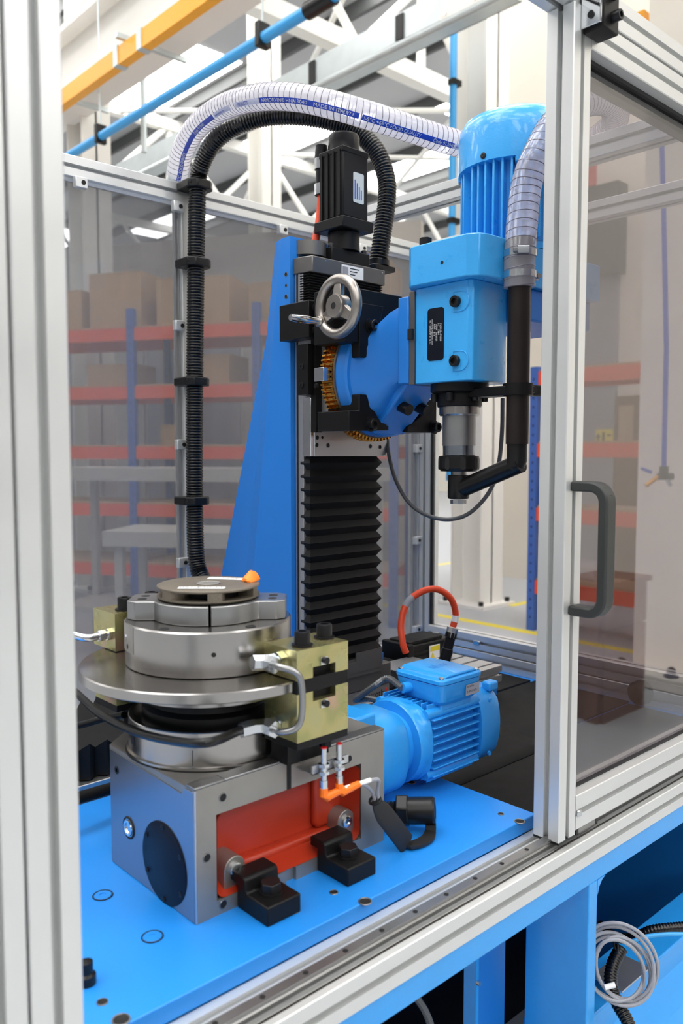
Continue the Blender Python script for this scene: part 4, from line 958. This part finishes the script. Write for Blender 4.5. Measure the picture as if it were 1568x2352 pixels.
# servo on top
sm_ = thing('lift_servo', 'black servo motor standing upright on top of vertical slide', 'servo motor', (1.19, 1.29, 1.852))
SX, SY = 1.192, 1.285
part('mount_block', MB().box(1.138, 1.246, 1.262, 1.30, 1.852, 1.882), 'black', sm_, .002)
for x in (1.145, 1.238): socket_screw(sm_, (x, 1.272, 1.882), (0, 0, 1), .006, .008)
part('coupling_housing', MB().lathe([(.033, 1.882), (.033, 1.918), (.026, 1.92), (.026, 1.93)], 32, Matrix.Translation((SX, SY, 0))), 'black', sm_)
part('flange', MB().box(SX - .044, SX + .044, SY - .044, SY + .044, 1.92, 1.942), 'black', sm_, .002)
bd = MB().box(SX - .036, SX + .036, SY - .036, SY + .036, 1.942, 2.078)
part('body', bd, 'black', sm_, .004)
for k in range(4): part('body_rib', MB().box(SX - .039, SX - .036, SY - .030 + .018 * k, SY - .024 + .018 * k, 1.945, 2.075), 'black', sm_)
part('top_frame', MB().box(SX - .037, SX + .037, SY - .037, SY + .037, 2.070, 2.082), 'black', sm_, .002)
part('encoder_cap', MB().lathe([(.0325, 2.08), (.0325, 2.112), (.030, 2.117), (.0001, 2.117)], 40, Matrix.Translation((SX, SY, 0))), 'plastic', sm_)
nl = part('type_label', MB().prism(rrect(SX - .008, SX + .022, 1.975, 2.035, .003), 0, .0008, AYn((0, SY - .0365, 0))), 'galv', sm_)
for k in range(4): part('print_line', MB().box(SX - .004 + .006 * k, SX - .0025 + .006 * k, SY - .0382, SY - .0373, 1.982, 2.02 - .006 * k), 'inkb', nl)
cn = (SX - .02, SY + .047)
part('connector', MB().lathe([(.013, 2.003), (.0145, 2.005), (.0145, 2.022), (.012, 2.024), (.012, 2.055), (.0145, 2.057), (.0145, 2.08), (.012, 2.105), (.0001, 2.107)], 20, Matrix.Translation((cn[0], cn[1], 0))), 'screw', sm_)
for z in (2.004, 2.056): part('connector_nut', MB().cyl((cn[0], cn[1], z), (cn[0], cn[1], z + .022), .015, 12), 'zinc', sm_)
cable('servo_cable', 'orange cable dropping from the upright servo behind the slide', [(cn[0], cn[1], 2.005), (cn[0] - .003, cn[1] + .002, 1.96), (cn[0] - .014, cn[1] + .006, 1.90), (cn[0] - .022, cn[1] + .012, 1.84)], .0085, 'cable')
hb = part('rear_bracket', MB().lathe([(.04, 1.862), (.04, 1.89)], 32, Matrix.Translation((1.115, 1.312, 0))), 'greyplate', col)

# ================================================================== SWIVEL HEAD
AXX, WZ = 1.172, 1.613
hd_ = thing('swivel_head', 'blue swivel bracket with bronze worm wheel on vertical slide', 'swivel head', (AXX, 1.12, 1.6))
W0 = AYn((AXX, 1.198, WZ))
part('wheel_disc', MB().lathe([(.118, 0), (.118, .032)], 72, W0), 'gold', hd_)
mb = MB()
for k in range(84):
    a = 2 * PI * k / 84; T = W0 @ Matrix.Rotation(a, 4, 'Z')
    for z0, z1 in ((.001, .0145), (.0165, .031)):
        mb.add([(.117, -.0036, z0), (.117, .0036, z0), (.117, .0036, z1), (.117, -.0036, z1), (.1255, -.0014, z0 + .002), (.1255, .0014, z0 + .002), (.1255, .0014, z1 - .002), (.1255, -.0014, z1 - .002)], [[0, 1, 5, 4], [1, 2, 6, 5], [2, 3, 7, 6], [3, 0, 4, 7], [4, 5, 6, 7]], T)
part('gear_teeth', mb, 'gold', hd_, ang=20, kind='stuff')
part('rim_ring', MB().lathe([(.119, .032), (.119, .037)], 72, W0), 'greyplate', hd_)
part('blue_disc', MB().lathe([(.1165, .037), (.1165, .062), (.113, .066)], 72, W0), 'blue_d', hd_)
nk = [[(AXX + .108 * math.cos(a), 1.134, WZ + .108 * math.sin(a)) for a in [2 * PI * i / 32 for i in range(32)]]]
def supers(y, hx, hz, zc):
    o = []
    for i in range(32):
        a = 2 * PI * i / 32; c, s_ = math.cos(a), math.sin(a); q = 1 / max(abs(c), abs(s_)); q = min(q, 1.3)
        o.append((AXX + hx * c * q, y, zc + hz * s_ * q))
    return o
nk += [supers(1.10, .072, .082, WZ + .015), supers(1.075, .062, .075, 1.655), supers(1.045, .060, .072, 1.668)]
part('neck', MB().loft(nk), 'blue_d', hd_, ang=50)
part('lower_arch', MB().prism([(1.040, 1.592), (1.134, 1.50), (1.134, 1.56), (1.06, 1.6)], -.045, .045, AX((AXX, 0, 0))), 'blue_d', hd_, .004)
part('mount_plate', MB().box(AXX - .066, AXX + .066, 1.022, 1.047, 1.590, 1.745), 'blue_d', hd_, .002)
for dx in (-.02, .03): part('flange_bolt', MB().cyl((AXX + dx, 1.085, 1.555), (AXX + dx, 1.06, 1.545), .011, 16), 'screw', hd_)
def claw(poly, bolt, y0=1.112, y1=1.20):
    c = part('clamp_claw', MB().prism(poly, 0, y1 - y0, AYn((0, y1, 0))), 'black', hd_, .0015)
    socket_screw(c, (bolt[0], y0, bolt[1]), (0, -1, 0), .0105, .013, 'cap_screw', washer=True)
arc_bl = circ(AXX, WZ, .100, 8, R(232), R(255))
claw([(1.045, 1.506), (1.150, 1.508), (1.150, 1.516)] + [(1.125, 1.528), (1.108, 1.548), (1.099, 1.574), (1.071, 1.574), (1.071, 1.543), (1.045, 1.543)], (1.100, 1.519))
claw([(1.204, 1.506), (1.290, 1.506), (1.290, 1.572), (1.266, 1.572), (1.240, 1.536), (1.204, 1.518)], (1.282, 1.517))
claw([(1.071, 1.742), (1.135, 1.742), (1.122, 1.697), (1.098, 1.642), (1.071, 1.642)], (1.101, 1.702))
claw([(1.29, 1.742), (1.22, 1.742), (1.235, 1.697), (1.262, 1.642), (1.29, 1.642)], (1.262, 1.702))
part('worm_housing', MB().prism([(1.036, 1.768), (1.190, 1.768), (1.19, 1.722), (1.150, 1.70), (1.10, 1.668), (1.036, 1.668)], 0, .085, AYn((0, 1.20, 0))), 'black', hd_, .002)
ind = part('angle_pointer', MB().box(1.036, 1.052, 1.172, 1.20, 1.600, 1.626), 'zinc', hd_, .001)
part('pointer_screw', MB().cyl((1.036, 1.19, 1.592), (1.03, 1.19, 1.592), .004, 12), 'screw', ind)
# handwheel, axis along X
hw_ = thing('hand_wheel', 'cast metal handwheel with three spokes and turned crank handle', 'handwheel', (1.02, 1.11, 1.67))
HW = AXn((1.018, 1.112, 1.728))
part('rim', MB().torus(.0485, .0095, 64, 16, HW), 'handw', hw_)
part('hub', MB().lathe([(.022, -.012), (.022, .008), (.020, .012), (.006, .012), (.006, .004), (.0001, .004)], 32, HW), 'handw', hw_)
part('bore_socket', MB().lathe([(.0058, 0), (.0058, .0005), (.0001, .0005)], 6, HW @ Matrix.Translation((0, 0, .0115))), 'dark', hw_)
for k in range(3):
    a = R(208) + k * 2 * PI / 3; T = HW @ Matrix.Rotation(a, 4, 'Z')
    part('spoke', MB().loft([[(.016, -.0125, -.004), (.016, .0125, -.004), (.016, .0115, .006), (.016, -.0115, .006)], [(.046, -.0085, -.005), (.046, .0085, -.005), (.046, .0075, .003), (.046, -.0075, .003)]], T), 'handw', hw_, .0012)
hp_ = HW @ Vector((.0485 * math.cos(R(208)), .0485 * math.sin(R(208)), .006))
part('handle_boss', MB().lathe([(.010, 0), (.010, .004), (.008, .007)], 20, frame(hp_, (-1, 0, 0))), 'handw', hw_)
part('crank_handle', MB().lathe([(.0062, .006), (.0062, .020), (.0082, .032), (.0085, .042), (.0062, .066), (.0055, .070), (.0001, .0705)], 24, frame(hp_, (-1, 0, 0))), 'chrome', hw_)
part('shaft', MB().cyl(HW @ Vector((0, 0, -.012)), HW @ Vector((0, 0, -.03)), .009, 16), 'ground', hw_)
# ---------------- milling spindle
sp = thing('milling_spindle', 'light blue milling spindle unit with black data plate', 'spindle', (1.17, .955, 1.58))
part('steel_shim', MB().box(1.109, 1.235, 1.010, 1.022, 1.588, 1.752), 'greyplate', sp)
part('key', MB().box(1.103, 1.112, 1.011, 1.021, 1.668, 1.686), 'dark', sp)
bx = part('spindle_body', MB().prism([(1.112, 1.010), (1.112, .892), (1.118, .884), (1.198, .884), (1.232, .90), (1.232, 1.010)], 1.588, 1.757), 'blue_h', sp, .002)
dp = part('data_plate', MB().prism(rrect(-.0185, .0185, -.0455, .0455, .006), 0, .0012, AXn((1.112, .962, 1.672))), 'navy', sp)
TX = AXn((1.1106, .962, 1.672)) @ Matrix.Rotation(R(-90), 4, 'Z')
mbt = MB()
for k, ln in enumerate(('MAX40--70009', 'N°   1384', 'YEAR  04/2021', 'RPM   875', 'machining.fr@suhner.com', 'Tel. +33(0)3 89 81 12 12')):
    flat_text(mbt, ln, .0052, TX @ Matrix.Translation((-.018 if k < 4 else -.026, .0105 - .0047 * k, 0)), 'LEFT', .95 if k < 4 else .8)
part('engraved_text', mbt, 'inkw', dp)
for z in (1.722, 1.622):
    pk_ = part('bolt_pocket', MB().prism([(-.014, -.0165), (-.014, .0165)] + circ(.002, 0, .0165, 14, PI / 2, -PI / 2), 0, .0006, AXn((1.112, .908, z))), 'blue_h', sp)
    part('pocket_lip', MB().tube([AXn((1.112, .908, z)) @ Vector((x_, y_, .0006)) for x_, y_ in [(-.014, -.0165), (-.014, .0165)] + circ(.002, 0, .0165, 14, PI / 2, -PI / 2)], .0011, 8, True), 'blue_h', pk_)
    socket_screw(pk_, (1.1135, .916, z), (-1, 0, 0), .0098, .010, 'cap_screw')
part('nose_flange', MB().lathe([(.052, 1.588), (.052, 1.574), (.045, 1.57), (.040, 1.57), (.040, 1.549), (.0385, 1.547)], 40, Matrix.Translation((1.17, .955, 0))), 'black', sp)
for k in range(6):
    a = k * PI / 3 + .3; socket_screw(sp, (1.17 + .045 * math.cos(a), .955 + .045 * math.sin(a), 1.5705), (0, 0, -1), .0065, .014)
part('nose_collar', MB().lathe([(.036, 1.549), (.036, 1.534), (.034, 1.531)], 40, Matrix.Translation((1.17, .955, 0))), 'steel', sp)
part('quill', MB().lathe([(.030, 1.534), (.030, 1.478)], 40, Matrix.Translation((1.17, .955, 0))), 'ground', sp)
prof = []
for k in range(11): prof += [(.0298, 1.478 - .0017 * k), (.0282, 1.478 - .0017 * k - .00085)]
part('quill_thread', MB().lathe(prof, 40, Matrix.Translation((1.17, .955, 0))), 'zinc', sp)
nut = part('collet_nut', MB().lathe([(.030, 1.460), (.036, 1.459), (.036, 1.437), (.0325, 1.432), (.012, 1.432)], 40, Matrix.Translation((1.17, .955, 0))), 'plastic', sp)
for k in range(8):
    a = k * PI / 4 + .1; part('spanner_slot', MB().prism(rrect(-.005, .005, -.010, .012, .0048), 0, .0012, frame((1.17 + .0355 * math.cos(a), .955 + .0355 * math.sin(a), 1.447), (math.cos(a), math.sin(a), 0), (0, 0, 1)) @ Matrix.Rotation(PI / 2, 4, 'Z')), 'dark', nut)
part('tool_shank', MB().cyl((1.17, .955, 1.435), (1.17, .955, 1.423), .014, 20), 'ground', sp)
part('milling_cutter', MB().lathe([(.015, 1.38), (.015, 1.373), (.0001, 1.373)], 10, Matrix.Translation((1.17, .955, 0))), 'zinc', sp)
# gear housing and motor
gh = part('gear_housing', MB().prism([(1.092, 1.003), (1.092, .88), (1.104, .862), (1.122, .855), (1.47, .855), (1.47, 1.03), (1.12, 1.03), (1.10, 1.015)], 1.757, 1.826), 'blue_h', sp, .002)
part('housing_base', MB().prism([(1.24, .868), (1.46, .868), (1.46, 1.02), (1.24, 1.02)], 1.700, 1.757), 'blue_d', sp, .004)
part('inspection_hole', MB().lathe([(.0032, 0), (.0032, .0005), (.0001, .0005)], 14, frame((1.092, .932, 1.787), (-1, 0, 0))), 'dark', sp)
part('breather_plug', MB().hexa((1.115, .99, 1.826), (1.115, .99, 1.842), .011), 'plastic', sp)
mo = thing('spindle_motor', 'large upright blue finned electric motor above the spindle', 'motor', (1.325, .945, 1.826))
TM = Matrix.Translation((1.325, .945, 0))
part('base_flange', MB().lathe([(.104, 1.827), (.104, 1.838), (.092, 1.843)], 48, TM), 'blue_h', mo)
part('stator', MB().lathe([(.088, 1.838), (.088, 2.0)], 48, TM), 'blue_h', mo)
f0 = None
for k in range(40):
    a = 2 * PI * k / 40 + .04
    if 0 < (k % 10) - 6 < 2: continue
    T = TM @ Matrix.Rotation(a, 4, 'Z')
    part('cooling_fin', MB().box(.086, .1075, -.0022, .0022, 1.846, 1.992, T), 'blue_h', mo, .0012)
for k in range(4):
    a = k * PI / 2 + R(218); T = TM @ Matrix.Rotation(a, 4, 'Z')
    part('foot_lug', MB().box(.088, .112, -.012, .012, 1.838, 1.852, T), 'blue_h', mo, .003)
    part('tie_rib', MB().box(.086, .112, -.011, .011, 1.975, 2.0, T), 'blue_h', mo, .003)
fc = part('fan_cowl', MB().lathe([(.1075, 1.985), (.1125, 1.985), (.1125, 2.045), (.110, 2.062), (.102, 2.075), (.088, 2.082), (.0001, 2.084)], 72, TM), 'blue_h', mo, ang=50)
for da, m_ in ((-45, 'dark'), (10, 'blue_d')):
    a = fa + R(da); p = (1.325 + .1124 * math.cos(a), .945 + .1124 * math.sin(a), 1.994); part('cowl_screw', MB().lathe([(.0055, 0), (.0055, .002), (.0025, .003), (.0001, .002)], 14, frame(p, (math.cos(a), math.sin(a), 0))), m_, fc)
# ---------------- suction pipe
su = thing('suction_pipe', 'dark brown suction pipe with black elbow beside the spindle', 'suction pipe', (1.174, .832, 1.4))
TX_, TY_ = 1.174, .832
part('tube', MB().cyl((TX_, TY_, 1.48), (TX_, TY_, 1.80), .0192, 28), 'pipe', su)
part('elbow_top', MB().tube([(TX_, TY_, 1.49), (TX_, TY_, 1.452), (TX_, TY_ + .006, 1.440)], .0172, 24), 'plastic', su, ang=50)
part('elbow_arm', MB().tube([(TX_, TY_ - .008, 1.448), (1.17, .95, 1.400)], .0165, 24), 'plastic', su, ang=50)
part('nozzle', MB().lathe([(.0185, 1.425), (.0195, 1.422), (.0195, 1.385), (.018, 1.382), (.014, 1.382), (.014, 1.39)], 28, Matrix.Translation((1.17, .955, 0))), 'plastic', su)
part('clamp_arm', MB().prism([(1.15, .93), (1.19, .93), (1.19, .83), (1.15, .83)], 1.562, 1.578), 'black', su, .002)
part('clamp_ring', MB().lathe([(.0192, 1.562), (.0255, 1.562), (.0255, 1.582), (.0192, 1.582)], 28, Matrix.Translation((TX_, TY_, 0))), 'black', su)
part('clamp_lug', MB().box(TX_ + .018, TX_ + .062, TY_ - .012, TY_ + .010, 1.563, 1.581), 'black', su, .002)
for dx, dy in ((.062, 0), (.02, -.013)): part('clamp_bolt', MB().cyl((TX_ + dx, TY_ + dy, 1.572), (TX_ + dx + (.01 if dy == 0 else 0), TY_ + dy - (0 if dy == 0 else .008), 1.572), .006, 14), 'screw', su)
part('pipe_label', MB().loft([[(TX_ + q * math.cos(a), TY_ + q * math.sin(a), z) for q, z in ((.0192, 1.615), (.0196, 1.615), (.0196, 1.668), (.0192, 1.668))] for a in [R(-50 + 12 * i) for i in range(6)]]), 'paper', su)

# ================================================================== HOSES AND CABLES
def project(p):
    v = Vector(p) - Vector((0, 0, CAMZ)); d = v.dot(CF); return 784 + FPX * v.dot(CR) / d, 1176 - FPX * v.dot(CU) / d
HR = .0262
hose = thing('suction_hose', 'clear wire spiral suction hose with blue printed stripe arching overhead', 'hose', (1.07, 1.76, 2.10))
hw1 = [at(406, 402, 2.03), at(420, 345, 1.98), at(455, 288, 1.90), at(520, 243, 1.80), at(600, 223, 1.70), at(680, 224, 1.65), at(760, 240, 1.63), at(850, 266, 1.64), at(950, 298, 1.68), at(1060, 332, 1.74), at(1160, 352, 1.80), at(1260, 352, 1.84)]
hw2 = [at(1260, 352, 1.84), at(1350, 330, 1.82), at(1410, 280, 1.70), at(1400, 235, 1.56), at(1340, 235, 1.46), at(1275, 285, 1.41), at(1235, 355, 1.39), at(1208, 430, 1.393), (1.174, .832, 1.800), (1.174, .832, 1.742)]
P1, L1 = resample(catmull(hw1, 12), .006); P2, L2 = resample(catmull(hw2, 12), .006)
part('milky_wall', MB().tube(P1, HR, 28), 'hosew', hose); part('clear_wall', MB().tube(P2, HR, 28), 'hose', hose)
def helix(pts, L, pitch, r, rw):
    n = int(L / pitch * 18); out = []; t0 = (pts[1] - pts[0]).normalized(); nrm = t0.orthogonal().normalized(); k = len(pts) - 1
    fr = []
    for i in range(k + 1):
        t = (pts[min(i + 1, k)] - pts[max(i - 1, 0)]).normalized(); nrm = (nrm - t * nrm.dot(t)).normalized(); fr.append((nrm.copy(), t.cross(nrm)))
    for j in range(n + 1):
        u = j / n * k; i = min(int(u), k - 1); f = u - i; p = pts[i].lerp(pts[i + 1], f); a, b = fr[i]; ph = j / 18 * 2 * PI
        out.append(p + (a * math.cos(ph) + b * math.sin(ph)) * r)
    return MB().tube(out, rw, 5)
part('wire_spiral', helix(P1, L1, .0125, HR * 1.0, .0008), 'wire', hose)
part('wire_spiral', helix(P2, L2, .0150, HR * .995, .0009), 'wire', hose)
# printed stripe on the milky length
CP = Vector((0, 0, CAMZ))
S1 = [L1 * i / (len(P1) - 1) for i in range(len(P1))]; PX = [project(p) for p in P1]
def s_at(x):
    for i in range(len(PX) - 1):
        if PX[i][0] <= x <= PX[i + 1][0]: return S1[i] + (S1[i + 1] - S1[i]) * (x - PX[i][0]) / max(1e-6, PX[i + 1][0] - PX[i][0])
    return 0 if x < PX[0][0] else L1
def surf(s_, off, lift=.0006):
    u = max(0, min(.9999, s_ / L1)) * (len(P1) - 1); i = int(u); f = u - i
    p = P1[i].lerp(P1[i + 1], f); t = (P1[min(i + 2, len(P1) - 1)] - P1[max(i - 1, 0)]).normalized()
    v = CP - p; v = (v - t * v.dot(t)).normalized(); sd = v.cross(t)
    if sd.dot(CU) < 0 and abs(sd.dot(CU)) > .5: sd = -sd
    a = R(-14) + off / HR
    return p + (v * math.cos(a) + sd * math.sin(a)) * (HR + lift)
def stripe(x0, x1, w_, m, outline=False):
    s0, s1_ = s_at(x0), s_at(x1); n = max(2, int((s1_ - s0) / .005)); vs = []; fs = []
    offs = [-w_ / 2, -w_ / 4, 0, w_ / 4, w_ / 2]
    for i in range(n + 1):
        for o_ in offs: vs.append(surf(s0 + (s1_ - s0) * i / n, o_))
    for i in range(n):
        for j in range(4): fs.append([i * 5 + j, (i + 1) * 5 + j, (i + 1) * 5 + j + 1, i * 5 + j + 1])
    return part('printed_stripe', MB().add(vs, fs), m, hose)
M['inkpale'] = mat('pale_blue_ink', rgb(198, 200, 224), .45)
st = [stripe(402, 505, .0105, 'inkb'), stripe(507, 548, .0105, 'inkpale'), stripe(560, 614, .0105, 'inkpale'), stripe(616, 823, .0105, 'inkb'), stripe(829, 1030, .0105, 'inkb'), stripe(1031, 1062, .0105, 'inkpale')]
def hose_text(parent, x, body, size, m, sx=1.):
    vs, fs = text(body, size, 'LEFT', sx); s0 = s_at(x)
    part('printed_text', MB().add([surf(s0 + v[0], v[1] - size * .34, .0011) for v in vs], fs), m, parent)
hose_text(st[0], 401, '5°C', .0095, 'inkw'); hose_text(st[0], 409.5, 'FOOD QUALITY', .0095, 'inkw'); hose_text(st[0], 456, 'Code 913040', .0095, 'inkw')
hose_text(st[1], 509, 'www.merlett.com', .0068, 'inkb', .9); hose_text(st[2], 567, 'MERLETT', .0095, 'inkb', 1.0)
hose_text(st[3], 619, 'ARMORVIN® HNA', .0095, 'inkw', 1.05); hose_text(st[3], 686, '913040', .0095, 'inkw', 1.15); hose_text(st[3], 731, 'MADE IN ITALY', .0095, 'inkw'); hose_text(st[3], 783, '3 4 5 7 8', .0075, 'inkw')
hose_text(st[4], 833, '!-5°C +65°C', .0095, 'inkw'); hose_text(st[4], 888, 'FOOD QUALITY', .0095, 'inkw'); hose_text(st[4], 983, 'Code 913040', .0095, 'inkw'); hose_text(st[5], 1033, 'www.merl', .0068, 'inkb', .9)
sleeve_e = part('end_cuff', MB().tube([P1[0] - (P1[1] - P1[0]).normalized() * .02, P1[0] + (P1[1] - P1[0])], HR * .8, 24), 'galv', hose)
# worm-drive hose clips on the suction pipe
for z, a0, lb in ((1.797, -135, 'upper worm drive clip tightening the hose on the suction pipe'), (1.762, -10, 'lower worm drive clip tightening the hose on the suction pipe')):
    t = thing('hose_clip', lb, 'hose clip', (TX_, TY_, z))
    part('band', MB().lathe([(.0264, z - .0055), (.0278, z - .0055), (.0278, z + .0055), (.0264, z + .0055)], 36, Matrix.Translation((TX_, TY_, 0))), 'zinc', t)
    a = R(a0); p = Vector((TX_ + .0295 * math.cos(a), TY_ + .0295 * math.sin(a), z)); d = Vector((-math.sin(a), math.cos(a), 0))
    part('worm_housing', MB().prism(rrect(-.006, .006, -.0065, .0065, .002), -.009, .009, frame(p, d, (math.cos(a), math.sin(a), 0))), 'zinc', t)
    part('worm_screw', MB().cyl(p - d * .009, p - d * .016, .0045, 6), 'ground', t)
part('hose_seal', MB().tube([(TX_, TY_, 1.775), (TX_, TY_, 1.745)], .0222, 24), 'plastic', su)
part('hose_plug', MB().tube([(TX_, TY_, 1.79), (TX_, TY_, 1.822)], .0215, 24), 'plastic', su)
# ---------------- black corrugated conduit
def corrugated(name, label, pts, r, pitch, parent=None, amp=.13, n=14):
    p, L = resample(catmull(pts, 12), pitch / 4); rr_ = [r * (1 - amp * (.5 - .5 * math.cos(2 * PI * i / 4)) ** 1.2) for i in range(len(p))]
    o = part(name, MB().tube(p, rr_, n), 'wiredark', parent, ang=80)
    return tag(o, label, 'conduit') if parent is None else o
cd = thing('cable_conduit', 'thick black corrugated conduit rising up the post and arching over', 'conduit', (1.13, 1.70, 1.2))
vp = [aty(470, 1340, 1.66), aty(452, 1290, 1.69), aty(447, 1150, 1.695), aty(447, 877, 1.695), aty(450, 605, 1.695), aty(454, 430, 1.695), at(463, 380, 1.93), at(490, 328, 1.90), at(540, 290, 1.88), at(610, 268, 1.87), at(680, 266, 1.86), at(750, 276, 1.86), at(815, 300, 1.86), at(862, 345, 1.855), at(886, 405, 1.85), at(888, 460, 1.845), at(879, 530, 1.84), at(868, 606, 1.84)]
corrugated('tube', '', vp, .0212, .0068, cd)
for y, x in ((427, 454), (605, 450), (877, 447), (1150, 447)):
    p = aty(x, y, 1.695)
    c = part('conduit_clip', MB().prism([(p.x - .034, p.y + .040), (p.x - .034, p.y - .012), (p.x - .018, p.y - .028), (p.x + .018, p.y - .028), (p.x + .034, p.y - .012), (p.x + .034, p.y + .040)], p.z - .010, p.z + .010), 'plastic', cd, .003)
    part('clip_screw', MB().cyl((p.x - .029, p.y - .014, p.z), (p.x - .029, p.y - .019, p.z), .003, 8), 'dark', c)
p = at(868, 612, 1.84)
part('gland_plate', MB().box(p.x - .03, p.x + .034, p.y - .022, p.y + .03, p.z - .012, p.z), 'plastic', cd, .002)
part('gland_nut', MB().cyl(p, p + Vector((0, 0, .012)), .026, 12), 'plastic', cd)
# braided cable hanging below the head
braid('thin grey armoured cable looping below the spindle head', [at(888, 985, 1.78), at(893, 1045, 1.76), at(912, 1110, 1.74), at(950, 1165, 1.72), at(1010, 1192, 1.70), at(1070, 1183, 1.69), at(1120, 1135, 1.68), at(1143, 1075, 1.67), at(1152, 1000, 1.66), at(1154, 915, 1.66)], .0045)
# ---------------- cables in the base opening
cc = thing('cable_coil', 'coiled light grey cable hanging in the base opening', 'cable coil', at(1425, 2290, 1.34))
rng = random.Random(5)
for k in range(6):
    cx_, cy_ = 1418 + rng.uniform(-10, 14), 2222 + rng.uniform(-12, 10); ra_, rb_ = 62 + 7 * k, 72 + 5 * k; ph = R(-30 + rng.uniform(-8, 8)); pts = []
    for i in range(48):
        a = 2 * PI * i / 48; x = ra_ * math.cos(a) * .8; y = rb_ * math.sin(a)
        pts.append(at(cx_ + x * 1.08 * math.cos(ph) - y * math.sin(ph), cy_ + x * math.sin(ph) + y * math.cos(ph), 1.335 + .01 * math.sin(a + k) + .003 * k))
    part('cable_loop', MB().tube(pts, .0030, 8, True), 'greycab', cc)
part('cable_tag', MB().tube([at(1388, 2268, 1.325), at(1412, 2262, 1.325)], .0042, 10), 'paper', cc)
part('cable_tie', MB().torus(.011, .0016, 20, 6, frame(at(1414, 2168, 1.34), CR)), 'plastic', cc)
corrugated('base_conduit', 'black corrugated conduit curving right inside the base opening', [at(1380, 2125, 1.55), at(1410, 2150, 1.50), at(1450, 2155, 1.46), at(1500, 2136, 1.44), at(1580, 2128, 1.44)], .009, .005)
corrugated('base_conduit', 'black corrugated conduit dropping behind the grey cable coil', [at(1425, 2180, 1.42), at(1408, 2215, 1.40), at(1402, 2255, 1.38), at(1415, 2300, 1.36), at(1440, 2345, 1.34), at(1460, 2400, 1.32)], .0115, .005)
cable('air_tube', 'thin pale blue air tube crossing the base opening', [at(1445, 2165, 1.40), at(1480, 2152, 1.40), at(1530, 2146, 1.40), at(1590, 2146, 1.40)], .0035, 'airblue', 'tube')
tag(part('metal_bracket', MB().box(-.05, .05, -.03, .03, 0, .003, Matrix.Translation(at(1425, 2235, 1.5))), 'aluraw'), 'flat grey metal sheet behind the grey cable coil', 'sheet')
braid('grey braided cable showing below the blue front beam', [at(955, 2290, 1.25), at(975, 2320, 1.25), at(990, 2360, 1.25), at(1000, 2420, 1.25)], .006)
tag(part('bed_hose', MB().tube(catmull([at(120, 1850, 1.2), at(195, 1828, 1.24), at(250, 1812, 1.27), at(330, 1790, 1.32)], 8), .009, 12), 'rubber'), 'black hose lying along the slide bed at left', 'hose')
